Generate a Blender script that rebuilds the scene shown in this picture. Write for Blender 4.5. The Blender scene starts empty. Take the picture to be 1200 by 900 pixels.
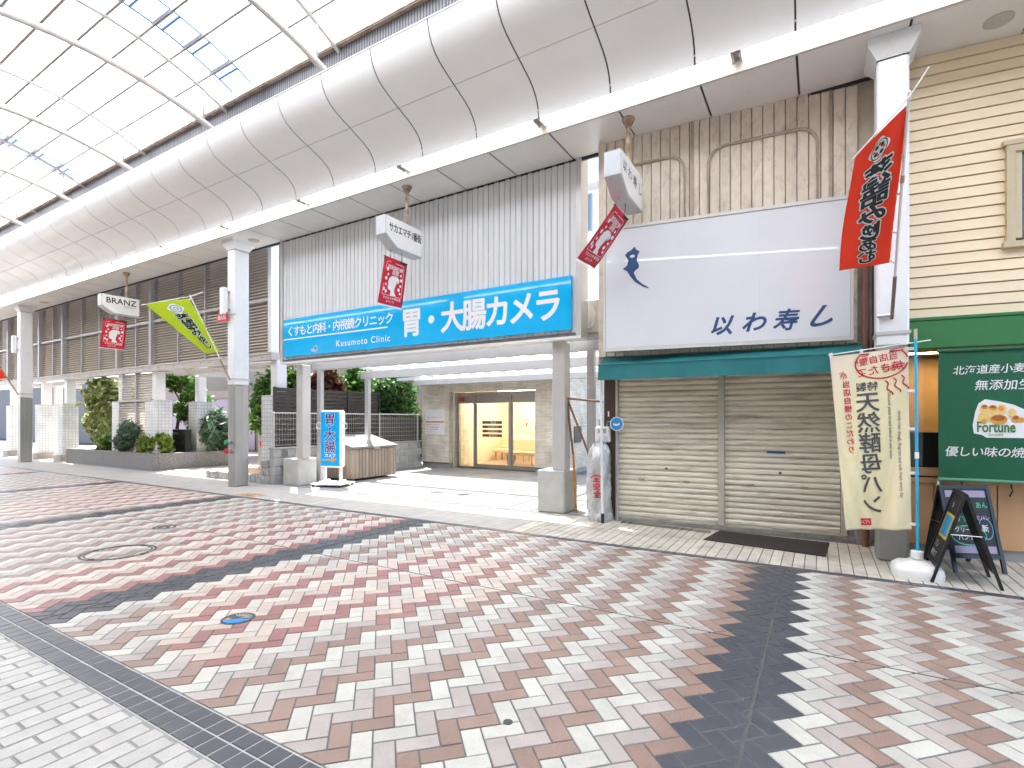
import bpy, bmesh, math, random
import numpy as np
from mathutils import Vector, Matrix
random.seed(7)
R = math.radians
scn = bpy.context.scene
col = scn.collection

# ------------------------------------------------------------------ camera
CAM_H, YAW, FPX, HORIZON = 1.5, math.atan2(361, 605), 605.0, 492.0
cd = bpy.data.cameras.new('camera')
cd.sensor_width = 36.0
cd.lens = FPX / 1200 * 36
cd.shift_y = -(450 - HORIZON) / 1200.0
cd.clip_start, cd.clip_end = 0.05, 2000
cam = bpy.data.objects.new('camera', cd)
col.objects.link(cam)
cam.location = (0, 0, CAM_H)
cam.rotation_euler = (R(90), 0, YAW)
scn.camera = cam

# ------------------------------------------------------------------ world, sun, exposure
SUN_DIR = Vector((-0.36, 0.26, 0.90)).normalized()
world = bpy.data.worlds.new('World')
scn.world = world
world.use_nodes = True
nt = world.node_tree
bg = nt.nodes['Background']
sky = nt.nodes.new('ShaderNodeTexSky')
sky.sky_type = 'NISHITA'
sky.sun_disc = False
sky.sun_elevation = math.asin(SUN_DIR.z)
sky.sun_rotation = math.atan2(SUN_DIR.x, SUN_DIR.y)
sky.dust_density = 2.0
nt.links.new(sky.outputs[0], bg.inputs[0])
bg.inputs[1].default_value = 0.15
sd = bpy.data.lights.new('sun', 'SUN')
sd.energy = 4.6
sd.angle = R(0.6)
sd.color = (1.0, 0.97, 0.92)
so = bpy.data.objects.new('sun', sd)
col.objects.link(so)
so.rotation_euler = SUN_DIR.to_track_quat('Z', 'Y').to_euler()
vs = scn.view_settings
vs.view_transform = 'Standard'
vs.look = 'None'
vs.gamma = 1
vs.exposure = 2.35
try:
    vs.use_curve_mapping = False
except Exception:
    pass
scn.cycles.max_bounces = 10
scn.cycles.diffuse_bounces = 5
scn.cycles.transparent_max_bounces = 12
scn.cycles.use_denoising = True
scn.cycles.caustics_reflective = False
scn.cycles.caustics_refractive = False
scn.cycles.sample_clamp_indirect = 6

# ------------------------------------------------------------------ materials
def lin(r, g, b):
    return tuple(((c / 255) / 12.92 if c / 255 <= 0.04045 else ((c / 255 + 0.055) / 1.055) ** 2.4) for c in (r, g, b))

MATS = {}
def mat(name, color, rough=0.6, var=0.06, scale=6.0, bump=0.0, bscale=60.0, metal=0.0, spec=0.5,
        rnd=0.0, dirt=0.0, dscale=1.2, dcol=(0.12, 0.09, 0.06), streak=None, color2=None, coat=0.0):
    """Principled material: base colour with noise variation, optional dirt stains with their own shape,
    per-object / per-island random value, fine relief."""
    if name in MATS:
        return MATS[name]
    m = bpy.data.materials.new(name)
    m.use_nodes = True
    n, l = m.node_tree.nodes, m.node_tree.links
    p = n['Principled BSDF']
    p.inputs['Roughness'].default_value = rough
    p.inputs['Metallic'].default_value = metal
    p.inputs['Specular IOR Level'].default_value = spec
    if coat:
        p.inputs['Coat Weight'].default_value = coat
        p.inputs['Coat Roughness'].default_value = 0.08
    geo = n.new('ShaderNodeNewGeometry')
    pos = geo.outputs['Position']
    if streak:
        vm = n.new('ShaderNodeVectorMath'); vm.operation = 'MULTIPLY'
        vm.inputs[1].default_value = streak
        l.new(pos, vm.inputs[0])
        spos = vm.outputs[0]
    else:
        spos = pos
    tx = n.new('ShaderNodeTexNoise')
    tx.inputs['Scale'].default_value = scale
    tx.inputs['Detail'].default_value = 6
    tx.inputs['Roughness'].default_value = 0.65
    l.new(spos, tx.inputs['Vector'])
    mr = n.new('ShaderNodeMapRange')
    mr.inputs['From Min'].default_value = 0.3
    mr.inputs['From Max'].default_value = 0.7
    mr.inputs['To Min'].default_value = 1 - var
    mr.inputs['To Max'].default_value = 1 + var
    l.new(tx.outputs['Fac'], mr.inputs['Value'])
    val = mr.outputs[0]
    if rnd:
        oi = n.new('ShaderNodeObjectInfo')
        ad = n.new('ShaderNodeMath'); ad.operation = 'ADD'
        l.new(oi.outputs['Random'], ad.inputs[0])
        l.new(geo.outputs['Random Per Island'], ad.inputs[1])
        fr = n.new('ShaderNodeMath'); fr.operation = 'FRACT'
        l.new(ad.outputs[0], fr.inputs[0])
        m2 = n.new('ShaderNodeMapRange')
        m2.inputs['To Min'].default_value = 1 - rnd
        m2.inputs['To Max'].default_value = 1 + rnd
        l.new(fr.outputs[0], m2.inputs['Value'])
        mu = n.new('ShaderNodeMath'); mu.operation = 'MULTIPLY'
        l.new(val, mu.inputs[0]); l.new(m2.outputs[0], mu.inputs[1])
        val = mu.outputs[0]
    mx = n.new('ShaderNodeMix'); mx.data_type = 'RGBA'; mx.blend_type = 'MULTIPLY'
    mx.inputs[0].default_value = 1
    mx.inputs[6].default_value = (*color, 1)
    l.new(val, mx.inputs[7])
    out = mx.outputs[2]
    if color2:
        t2 = n.new('ShaderNodeTexNoise'); t2.inputs['Scale'].default_value = scale * 0.5; t2.inputs['Detail'].default_value = 4
        l.new(spos, t2.inputs['Vector'])
        r2 = n.new('ShaderNodeMapRange'); r2.inputs['From Min'].default_value = 0.42; r2.inputs['From Max'].default_value = 0.6
        l.new(t2.outputs['Fac'], r2.inputs['Value'])
        m3 = n.new('ShaderNodeMix'); m3.data_type = 'RGBA'
        l.new(r2.outputs[0], m3.inputs[0]); l.new(out, m3.inputs[6]); m3.inputs[7].default_value = (*color2, 1)
        out = m3.outputs[2]
    if dirt:
        t3 = n.new('ShaderNodeTexNoise'); t3.inputs['Scale'].default_value = dscale; t3.inputs['Detail'].default_value = 9
        t3.inputs['Roughness'].default_value = 0.72
        l.new(spos, t3.inputs['Vector'])
        r3 = n.new('ShaderNodeMapRange'); r3.inputs['From Min'].default_value = 0.5; r3.inputs['From Max'].default_value = 0.78
        r3.inputs['To Max'].default_value = dirt
        l.new(t3.outputs['Fac'], r3.inputs['Value'])
        m4 = n.new('ShaderNodeMix'); m4.data_type = 'RGBA'
        l.new(r3.outputs[0], m4.inputs[0]); l.new(out, m4.inputs[6]); m4.inputs[7].default_value = (*dcol, 1)
        out = m4.outputs[2]
    l.new(out, p.inputs['Base Color'])
    if bump:
        tb = n.new('ShaderNodeTexNoise'); tb.inputs['Scale'].default_value = bscale; tb.inputs['Detail'].default_value = 4
        l.new(pos, tb.inputs['Vector'])
        b = n.new('ShaderNodeBump'); b.inputs['Strength'].default_value = bump; b.inputs['Distance'].default_value = 0.01
        l.new(tb.outputs['Fac'], b.inputs['Height']); l.new(b.outputs[0], p.inputs['Normal'])
    MATS[name] = m
    return m

def emit(name, color, strength):
    m = bpy.data.materials.new(name); m.use_nodes = True
    n, l = m.node_tree.nodes, m.node_tree.links
    n.remove(n['Principled BSDF'])
    e = n.new('ShaderNodeEmission'); e.inputs[0].default_value = (*color, 1); e.inputs[1].default_value = strength
    l.new(e.outputs[0], n['Material Output'].inputs[0])
    return m

def sheet(name, color, trans=0.85, clear=0.1, rough=0.4):
    """translucent plastic sheet: mostly diffusing, a little clear, a little gloss"""
    m = bpy.data.materials.new(name); m.use_nodes = True
    n, l = m.node_tree.nodes, m.node_tree.links
    n.remove(n['Principled BSDF'])
    geo = n.new('ShaderNodeNewGeometry')
    tx = n.new('ShaderNodeTexNoise'); tx.inputs['Scale'].default_value = 1.5; tx.inputs['Detail'].default_value = 5
    l.new(geo.outputs['Position'], tx.inputs['Vector'])
    mr = n.new('ShaderNodeMapRange'); mr.inputs['From Min'].default_value = .3; mr.inputs['From Max'].default_value = .7
    mr.inputs['To Min'].default_value = .9; mr.inputs['To Max'].default_value = 1.05
    l.new(tx.outputs['Fac'], mr.inputs['Value'])
    mx = n.new('ShaderNodeMix'); mx.data_type = 'RGBA'; mx.blend_type = 'MULTIPLY'; mx.inputs[0].default_value = 1
    mx.inputs[6].default_value = (*color, 1); l.new(mr.outputs[0], mx.inputs[7])
    tr = n.new('ShaderNodeBsdfTranslucent'); df = n.new('ShaderNodeBsdfDiffuse'); tp = n.new('ShaderNodeBsdfTransparent')
    l.new(mx.outputs[2], tr.inputs[0]); l.new(mx.outputs[2], df.inputs[0])
    tp.inputs[0].default_value = (*color, 1)
    a = n.new('ShaderNodeMixShader'); a.inputs[0].default_value = trans
    l.new(df.outputs[0], a.inputs[1]); l.new(tr.outputs[0], a.inputs[2])
    b = n.new('ShaderNodeMixShader'); b.inputs[0].default_value = clear
    l.new(a.outputs[0], b.inputs[1]); l.new(tp.outputs[0], b.inputs[2])
    l.new(b.outputs[0], n['Material Output'].inputs[0])
    return m

def glass(name, tint=(0.9, 0.95, 0.95), refl=0.12):
    m = bpy.data.materials.new(name); m.use_nodes = True
    n, l = m.node_tree.nodes, m.node_tree.links
    n.remove(n['Principled BSDF'])
    tp = n.new('ShaderNodeBsdfTransparent'); tp.inputs[0].default_value = (*tint, 1)
    gl = n.new('ShaderNodeBsdfGlossy'); gl.inputs['Roughness'].default_value = 0.02
    fr = n.new('ShaderNodeFresnel'); fr.inputs[0].default_value = 1.45
    ml = n.new('ShaderNodeMath'); ml.operation = 'ADD'; ml.inputs[1].default_value = refl * 0.3
    l.new(fr.outputs[0], ml.inputs[0])
    mx = n.new('ShaderNodeMixShader'); l.new(ml.outputs[0], mx.inputs[0])
    l.new(tp.outputs[0], mx.inputs[1]); l.new(gl.outputs[0], mx.inputs[2])
    l.new(mx.outputs[0], n['Material Output'].inputs[0])
    return m

def leafmat(name, c1, c2, c3=None):
    m = bpy.data.materials.new(name); m.use_nodes = True
    n, l = m.node_tree.nodes, m.node_tree.links
    p = n['Principled BSDF']
    p.inputs['Roughness'].default_value = 0.45
    p.inputs['Specular IOR Level'].default_value = 0.35
    geo = n.new('ShaderNodeNewGeometry')
    cr = n.new('ShaderNodeValToRGB')
    e = cr.color_ramp.elements
    e[0].color = (*c1, 1); e[1].color = (*c2, 1)
    if c3:
        k = e.new(0.85); k.color = (*c2, 1); e[-1].color = (*c3, 1)
    l.new(geo.outputs['Random Per Island'], cr.inputs[0])
    l.new(cr.outputs[0], p.inputs['Base Color'])
    tr = n.new('ShaderNodeBsdfTranslucent'); l.new(cr.outputs[0], tr.inputs[0])
    mx = n.new('ShaderNodeMixShader'); mx.inputs[0].default_value = 0.45
    l.new(p.outputs[0], mx.inputs[1]); l.new(tr.outputs[0], mx.inputs[2])
    l.new(mx.outputs[0], n['Material Output'].inputs[0])
    return m

def tilemat(name, color, rough=0.42, speck=0.45, wave=False, rnd=0.08):
    """fired paving tile: speckled body, slight pitting, worn patches"""
    m = mat(name, color, rough, 0.10, 5.0, 0, rnd=rnd, dirt=0.34, dscale=2.3, dcol=(0.15, 0.135, 0.12))
    n, l = m.node_tree.nodes, m.node_tree.links
    p = n['Principled BSDF']
    geo = n.new('ShaderNodeNewGeometry')
    sp = n.new('ShaderNodeTexNoise'); sp.inputs['Scale'].default_value = 120; sp.inputs['Detail'].default_value = 2
    l.new(geo.outputs['Position'], sp.inputs['Vector'])
    r = n.new('ShaderNodeMapRange'); r.inputs['From Min'].default_value = 0.62; r.inputs['From Max'].default_value = 0.72
    r.inputs['To Max'].default_value = speck
    l.new(sp.outputs['Fac'], r.inputs['Value'])
    src = p.inputs['Base Color'].links[0].from_socket
    mx = n.new('ShaderNodeMix'); mx.data_type = 'RGBA'
    l.new(r.outputs[0], mx.inputs[0]); l.new(src, mx.inputs[6])
    mx.inputs[7].default_value = (color[0] * .35, color[1] * .33, color[2] * .32, 1)
    l.new(mx.outputs[2], p.inputs['Base Color'])
    b = n.new('ShaderNodeBump'); b.inputs['Strength'].default_value = 0.35 if wave else 0.2; b.inputs['Distance'].default_value = 0.004
    if wave:
        w = n.new('ShaderNodeTexWave'); w.inputs['Scale'].default_value = 26; w.inputs['Distortion'].default_value = 9
        w.inputs['Detail'].default_value = 1.5; w.inputs['Detail Scale'].default_value = 0.5
        l.new(geo.outputs['Position'], w.inputs['Vector']); l.new(w.outputs['Fac'], b.inputs['Height'])
    else:
        l.new(sp.outputs['Fac'], b.inputs['Height'])
    l.new(b.outputs[0], p.inputs['Normal'])
    return m

def brickmat(name, c1, c2, mortar, w, h, ms=0.004, rough=0.4, offset=0.0, bump=0.4, var=0.0, axis='XZ'):
    """small wall tiles too fine to build one by one; box-projected on the wall"""
    m = bpy.data.materials.new(name); m.use_nodes = True
    n, l = m.node_tree.nodes, m.node_tree.links
    p = n['Principled BSDF']; p.inputs['Roughness'].default_value = rough
    geo = n.new('ShaderNodeNewGeometry')
    sx = n.new('ShaderNodeSeparateXYZ'); l.new(geo.outputs['Position'], sx.inputs[0])
    sn = n.new('ShaderNodeSeparateXYZ'); l.new(geo.outputs['True Normal'], sn.inputs[0])
    ab = n.new('ShaderNodeMath'); ab.operation = 'ABSOLUTE'; l.new(sn.outputs[0], ab.inputs[0])
    gt = n.new('ShaderNodeMath'); gt.operation = 'GREATER_THAN'; gt.inputs[1].default_value = 0.7; l.new(ab.outputs[0], gt.inputs[0])
    mf = n.new('ShaderNodeMix'); l.new(gt.outputs[0], mf.inputs[0]); l.new(sx.outputs[0], mf.inputs[2]); l.new(sx.outputs[1], mf.inputs[3])
    cb = n.new('ShaderNodeCombineXYZ'); l.new(mf.outputs[0], cb.inputs[0]); l.new(sx.outputs[2], cb.inputs[1])
    bt = n.new('ShaderNodeTexBrick')
    bt.offset = offset
    bt.inputs['Scale'].default_value = 1
    bt.inputs['Brick Width'].default_value = w; bt.inputs['Row Height'].default_value = h
    bt.inputs['Mortar Size'].default_value = ms
    bt.inputs['Color1'].default_value = (*c1, 1); bt.inputs['Color2'].default_value = (*c2, 1); bt.inputs['Mortar'].default_value = (*mortar, 1)
    l.new(cb.outputs[0], bt.inputs['Vector'])
    tx = n.new('ShaderNodeTexNoise'); tx.inputs['Scale'].default_value = 2.2; tx.inputs['Detail'].default_value = 7
    l.new(geo.outputs['Position'], tx.inputs['Vector'])
    mr = n.new('ShaderNodeMapRange'); mr.inputs['From Min'].default_value = .3; mr.inputs['From Max'].default_value = .7
    mr.inputs['To Min'].default_value = .86 - var; mr.inputs['To Max'].default_value = 1.08 + var
    l.new(tx.outputs['Fac'], mr.inputs['Value'])
    mx = n.new('ShaderNodeMix'); mx.data_type = 'RGBA'; mx.blend_type = 'MULTIPLY'; mx.inputs[0].default_value = 1
    l.new(bt.outputs['Color'], mx.inputs[6]); l.new(mr.outputs[0], mx.inputs[7])
    l.new(mx.outputs[2], p.inputs['Base Color'])
    b = n.new('ShaderNodeBump'); b.inputs['Strength'].default_value = bump; b.inputs['Distance'].default_value = 0.006; b.invert = True
    l.new(bt.outputs['Fac'], b.inputs['Height']); l.new(b.outputs[0], p.inputs['Normal'])
    return m

# ------------------------------------------------------------------ mesh building
class MB:
    def __init__(s, T=None):
        s.v, s.f, s.T = [], [], T
    def add(s, vs, fs):
        o = len(s.v)
        s.v += [tuple(s.T(*p)) if s.T else tuple(p) for p in vs]
        s.f += [tuple(i + o for i in f) for f in fs]
        return s
    def box(s, x0, x1, y0, y1, z0, z1):
        if x0 > x1: x0, x1 = x1, x0
        if y0 > y1: y0, y1 = y1, y0
        if z0 > z1: z0, z1 = z1, z0
        return s.add([(x0, y0, z0), (x1, y0, z0), (x1, y1, z0), (x0, y1, z0), (x0, y0, z1), (x1, y0, z1), (x1, y1, z1), (x0, y1, z1)],
                     [(0, 3, 2, 1), (4, 5, 6, 7), (0, 1, 5, 4), (1, 2, 6, 5), (2, 3, 7, 6), (3, 0, 4, 7)])
    def cbox(s, x0, x1, y0, y1, z0, z1, c=0.01):
        """box with all edges chamfered by c"""
        b = bmesh.new(); bmesh.ops.create_cube(b, size=1)
        for v in b.verts:
            v.co = (((x0 + x1) / 2 + v.co.x * (x1 - x0)), ((y0 + y1) / 2 + v.co.y * (y1 - y0)), ((z0 + z1) / 2 + v.co.z * (z1 - z0)))
        bmesh.ops.bevel(b, geom=list(b.edges), offset=c, segments=1, affect='EDGES', profile=0.5)
        b.verts.index_update()
        s.add([v.co[:] for v in b.verts], [[v.index for v in f.verts] for f in b.faces]); b.free()
        return s
    def poly(s, pts):
        return s.add(pts, [tuple(range(len(pts)))])
    def prism(s, pts, d):
        """extrude polygon pts by vector d"""
        n = len(pts); d = Vector(d)
        top = [tuple(Vector(p) + d) for p in pts]
        return s.add(list(pts) + top, [tuple(range(n))[::-1], tuple(range(n, 2 * n))] + [(i, (i + 1) % n, n + (i + 1) % n, n + i) for i in range(n)])
    def tube(s, pts, r, n=8, cap=True):
        pts = [Vector(p) for p in pts]
        rs = r if isinstance(r, (list, tuple)) else [r] * len(pts)
        vs, fs = [], []
        for i, p in enumerate(pts):
            d = (pts[min(i + 1, len(pts) - 1)] - pts[max(i - 1, 0)]).normalized()
            a = d.cross(Vector((0, 0, 1)))
            if a.length < 1e-3: a = Vector((1, 0, 0))
            a.normalize(); b = d.cross(a)
            for k in range(n):
                t = 2 * math.pi * k / n
                vs.append(tuple(p + (a * math.cos(t) + b * math.sin(t)) * rs[i]))
        for i in range(len(pts) - 1):
            for k in range(n):
                fs.append((i * n + k, i * n + (k + 1) % n, (i + 1) * n + (k + 1) % n, (i + 1) * n + k))
        if cap:
            fs.append(tuple(range(n))[::-1]); fs.append(tuple(range((len(pts) - 1) * n, len(pts) * n)))
        return s.add(vs, fs)
    def lathe(s, c, prof, n=20):
        vs, fs = [], []
        for (r, z) in prof:
            for k in range(n):
                t = 2 * math.pi * k / n
                vs.append((c[0] + r * math.cos(t), c[1] + r * math.sin(t), c[2] + z))
        m = len(prof)
        for i in range(m - 1):
            for k in range(n):
                fs.append((i * n + k, i * n + (k + 1) % n, (i + 1) * n + (k + 1) % n, (i + 1) * n + k))
        fs.append(tuple(range(n))[::-1]); fs.append(tuple(range((m - 1) * n, m * n)))
        return s.add(vs, fs)
    def grid(s, fn, nu, nv):
        vs = [tuple(fn(i / nu, j / nv)) for j in range(nv + 1) for i in range(nu + 1)]
        fs = [(j * (nu + 1) + i, j * (nu + 1) + i + 1, (j + 1) * (nu + 1) + i + 1, (j + 1) * (nu + 1) + i) for j in range(nv) for i in range(nu)]
        return s.add(vs, fs)

def origin_of(o):
    v = Vector((0, 0, 0))
    while o is not None:
        v += o.location; o = o.parent
    return v

def part(name, mb, m, parent=None, smooth=False, bevel=0.0, stuff=False, label=None, solid=0.0):
    off = origin_of(parent)
    me = bpy.data.meshes.new(name)
    me.from_pydata([(a - off.x, b - off.y, c - off.z) for a, b, c in mb.v], [], mb.f)
    me.materials.append(m)
    if smooth:
        for p in me.polygons: p.use_smooth = True
    me.update()
    o = bpy.data.objects.new(name, me)
    col.objects.link(o)
    if parent: o.parent = parent
    if bevel:
        b = o.modifiers.new('bevel', 'BEVEL'); b.width = bevel; b.segments = 2; b.limit_method = 'ANGLE'
    if solid:
        b = o.modifiers.new('solid', 'SOLIDIFY'); b.thickness = solid; b.offset = 0
    if stuff: o['kind'] = 'stuff'
    if label: o['label'] = label
    return o

def recalc(o):
    b = bmesh.new(); b.from_mesh(o.data); bmesh.ops.recalc_face_normals(b, faces=b.faces); b.to_mesh(o.data); b.free()
    return o

def place(name, me, loc, parent):
    """another object sharing mesh data; loc in world"""
    o = bpy.data.objects.new(name, me); col.objects.link(o)
    o.location = Vector(loc) - origin_of(parent); o.parent = parent
    return o

def tag(o, label, cat, group=None):
    o['label'] = label; o['category'] = cat
    if group: o['group'] = group
    return o

def thing(name, label, cat, loc, group=None):
    o = bpy.data.objects.new(name, None); col.objects.link(o)
    o.location = loc; o.empty_display_size = 0.2
    return tag(o, label, cat, group)

def struct(name, mb, m):
    o = part(name, mb, m); o['kind'] = 'structure'
    return o

def rootstruct(name, loc=(0, 0, 0)):
    o = bpy.data.objects.new(name, None); col.objects.link(o); o.location = loc; o['kind'] = 'structure'
    return o

ORD = ['first', 'second', 'third', 'fourth', 'fifth', 'sixth', 'seventh', 'eighth', 'ninth', 'tenth', 'eleventh', 'twelfth', 'thirteenth', 'fourteenth']

# lettering ---------------------------------------------------------------
def glyphs(body, size, bold=0.0, align='LEFT', spacing=1.0, line=1.0, shear=0.0, res=3, fine=0.0):
    c = bpy.data.curves.new('t', 'FONT')
    c.body = body; c.size = size; c.align_x = align; c.resolution_u = res
    c.space_character = spacing; c.space_line = line; c.offset = bold * size; c.shear = shear
    c.fill_mode = 'FRONT'
    o = bpy.data.objects.new('t', c); col.objects.link(o)
    bpy.context.view_layer.update()
    dg = bpy.context.evaluated_depsgraph_get()
    me = bpy.data.meshes.new_from_object(o.evaluated_get(dg))
    if fine:
        bq = bmesh.new(); bq.from_mesh(me); bmesh.ops.triangulate(bq, faces=bq.faces)
        for _ in range(5):
            le = [e for e in bq.edges if e.calc_length() > fine]
            if not le: break
            bmesh.ops.subdivide_edges(bq, edges=le, cuts=1)
            bmesh.ops.triangulate(bq, faces=[f for f in bq.faces if len(f.verts) > 3])
        bq.to_mesh(me); bq.free()
    vs = [tuple(v.co) for v in me.vertices]; fs = [tuple(p.vertices) for p in me.polygons]
    bpy.data.objects.remove(o); bpy.data.curves.remove(c); bpy.data.meshes.remove(me)
    return vs, fs

CURVED = []
def lettering(mapf, runs, m, parent, name='lettering'):
    """runs: list of (body, size, x, y, opts); mapf(x,y) -> world point on the sign face"""
    if 1 < len(runs) <= 5 and all(len(r[0]) > 1 for r in runs):
        return [lettering(mapf, [r], m, parent, name) for r in runs]
    mb = MB()
    for body, size, x, y, kw in runs:
        kw = dict(kw); sx = kw.pop('sx', 1.0); fx = kw.pop('flip', 1); rot = kw.pop('rot', 0)
        bold = kw.pop('bold', 0)
        vs, fs = glyphs(body, size, bold=min(bold, .008), fine=(.022 if mapf in CURVED else 0), **kw)
        c, s_ = math.cos(rot), math.sin(rot)
        nq = 1 if bold <= .011 else (6 if bold < .05 else 10)
        o0, o1, o2 = Vector(mapf(x, y)), Vector(mapf(x + .01, y)), Vector(mapf(x, y + .01))
        nv = (o1 - o0).cross(o2 - o0).normalized()
        for q in range(nq):
            r_ = 0 if nq == 1 else (bold - .006) * size
            dx, dy = r_ * math.cos(6.2832 * q / nq), r_ * math.sin(6.2832 * q / nq)
            pts = []
            for v in vs:
                a, b = v[0] * sx * fx + dx, v[1] + dy
                a, b = a * c - b * s_, a * s_ + b * c
                pts.append(tuple(Vector(mapf(x + a, y + b)) + nv * (.00012 * (q - nq / 2))))
            mb.add(pts, fs)
    return part(name, mb, m, parent)

def vruns(body, size, x, y, step=None, **kw):
    """vertical Japanese text: one run for each character, centred on x"""
    step = step or size * 1.02
    out = []
    for i, ch in enumerate(body):
        k = dict(kw)
        if ch == 'ー':
            k['rot'] = -math.pi / 2; k['align'] = 'CENTER'
            out.append((ch, size, x - size * 0.36, y - i * step - size * .36, k))
        else:
            k['align'] = 'CENTER'
            out.append((ch, size, x, y - i * step - size * .8, k))
    return out

def plane(o, ux, uy):
    o, ux, uy = Vector(o), Vector(ux), Vector(uy)
    return lambda x, y: o + ux * x + uy * y

def ellipse(cx, cy, rx, ry, n=24, a0=0, a1=2 * math.pi):
    return [(cx + rx * math.cos(a0 + (a1 - a0) * k / n), cy + ry * math.sin(a0 + (a1 - a0) * k / n)) for k in range(n if a1 - a0 > 6.2 else n + 1)]

def flat(mb, mapf, pts):
    mb.poly([tuple(mapf(*p)) for p in pts]); return mb

def stroke(mb, mapf, pts, w, closed=False):
    """flat line of width w along pts in sign coordinates"""
    P = [Vector((p[0], p[1])) for p in pts]
    n = len(P)
    L, Rr = [], []
    for i in range(n):
        if closed: d = P[(i + 1) % n] - P[i - 1]
        else: d = P[min(i + 1, n - 1)] - P[max(i - 1, 0)]
        d.normalize(); q = Vector((-d.y, d.x)) * (w[i] if isinstance(w, (list, tuple)) else w) / 2
        L.append(P[i] + q); Rr.append(P[i] - q)
    for i in range(n if closed else n - 1):
        j = (i + 1) % n
        mb.poly([tuple(mapf(*L[i])), tuple(mapf(*L[j])), tuple(mapf(*Rr[j])), tuple(mapf(*Rr[i]))])
    return mb

# ------------------------------------------------------------------ palette
W = mat('white_paint', (0.74, 0.74, 0.73), 0.35, 0.04, 3, dirt=0.12, dscale=2.0, dcol=(.35, .31, .26))
COLW = mat('column_paint', (0.78, 0.80, 0.82), 0.3, 0.03, 4, dirt=0.14, dscale=2.2, dcol=(.36, .33, .28))
PANEL = mat('enamel_panel', (0.85, 0.845, 0.825), 0.26, 0.015, 1.2, spec=0.55, dirt=0.06, dscale=2.5, dcol=(.45, .42, .36), rnd=0.015)
SOFFIT = mat('soffit_panel', (0.76, 0.75, 0.73), 0.35, 0.03, 1.0, dirt=0.2, dscale=1.5, dcol=(.36, .34, .31), rnd=0.03)
STEEL = mat('stainless', (0.45, 0.45, 0.45), 0.32, 0.08, 4, metal=0.85, streak=(6, 6, 0.5))
RUST = mat('rusty_steel', (0.30, 0.19, 0.12), 0.75, 0.3, 20, color2=(0.45, 0.36, 0.28))
DARK = mat('dark_gap', (0.03, 0.03, 0.03), 0.9)
GREYM = mat('grey_metal', (0.33, 0.33, 0.34), 0.4, 0.06, 5)
ALU = mat('aluminium', (0.56, 0.55, 0.54), 0.38, 0.04, 4, metal=0.3)
CONC = mat('concrete', (0.46, 0.46, 0.44), 0.85, 0.1, 5, 0.3, 90, dirt=0.3, dscale=2.2, dcol=(.2, .19, .17))
CONCD = mat('old_concrete', (0.30, 0.28, 0.25), 0.9, 0.2, 7, 0.5, 70, dirt=0.55, dscale=3, dcol=(.07, .06, .05))
BLACK = mat('black_paint', (0.016, 0.016, 0.018), 0.35, 0.1, 10)
INK = mat('black_ink', (0.02, 0.02, 0.022), 0.5, 0.02)
NAVY = mat('navy_ink', (0.02, 0.07, 0.19), 0.4, 0.03)
PWHITE = mat('print_white', (0.82, 0.82, 0.82), 0.4, 0.02)
RED = mat('print_red', (0.62, 0.02, 0.05), 0.5, 0.03)
SIGNW = mat('sign_white', (0.66, 0.68, 0.72), 0.02, 0.02, 2, spec=0.5, dirt=0.06, dscale=2, dcol=(.5, .5, .5))
LITSIGN = mat('acrylic_white', (0.84, 0.84, 0.83), 0.25, 0.02, 3)

# ================================================================== GROUND
g = MB(); g.add([(-300, -200, -0.03), (200, -200, -0.03), (200, 400, -0.03), (-300, 400, -0.03)], [(0, 1, 2, 3)])
struct('ground', g, mat('asphalt', (0.09, 0.09, 0.09), 0.9, 0.15, 8, 0.4, 120))

T_WHITE = tilemat('tile_white', (0.52, 0.51, 0.46))
T_PINK = tilemat('tile_pinkgrey', (0.41, 0.365, 0.335))
T_NEAR = tilemat('tile_near_white', (0.45, 0.438, 0.41))
T_BROWN = tilemat('tile_brown', (0.295, 0.20, 0.16), wave=True)
T_CREAM = tilemat('tile_cream', (0.56, 0.52, 0.455))
T_PEACH = tilemat('tile_peach', (0.53, 0.44, 0.375))
T_RED = tilemat('tile_red', (0.31, 0.145, 0.13))
T_DARK = tilemat('tile_dark', (0.064, 0.069, 0.083), 0.30, 0.15)
GROUT = mat('grout', (0.15, 0.155, 0.155), 0.95, 0.15, 30)

def clip(poly, a, b, c):
    """keep a*x+b*y<=c"""
    out = []
    for i in range(len(poly)):
        p, q = poly[i - 1], poly[i]
        dp, dq = a * p[0] + b * p[1] - c, a * q[0] + b * q[1] - c
        if (dp <= 0) != (dq <= 0):
            t = dp / (dp - dq); out.append((p[0] + (q[0] - p[0]) * t, p[1] + (q[1] - p[1]) * t))
        if dq <= 0: out.append(q)
    return out

def inset(poly, d):
    n = len(poly); out = []
    ar = sum(poly[i - 1][0] * poly[i][1] - poly[i][0] * poly[i - 1][1] for i in range(n))
    if ar < 0: poly = poly[::-1]
    for i in range(n):
        p0, p1, p2 = Vector(poly[i - 1]), Vector(poly[i]), Vector(poly[(i + 1) % n])
        e1, e2 = (p1 - p0), (p2 - p1)
        if e1.length < 1e-6 or e2.length < 1e-6: return None
        e1.normalize(); e2.normalize()
        n1, n2 = Vector((-e1.y, e1.x)), Vector((-e2.y, e2.x))
        den = 1 + n1.dot(n2)
        if den < 0.2: return None
        q = p1 + (n1 + n2) * d / den
        out.append((q.x, q.y))
    a2 = sum(out[i - 1][0] * out[i][1] - out[i][0] * out[i - 1][1] for i in range(n))
    return out if a2 > 1e-5 else None

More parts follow.
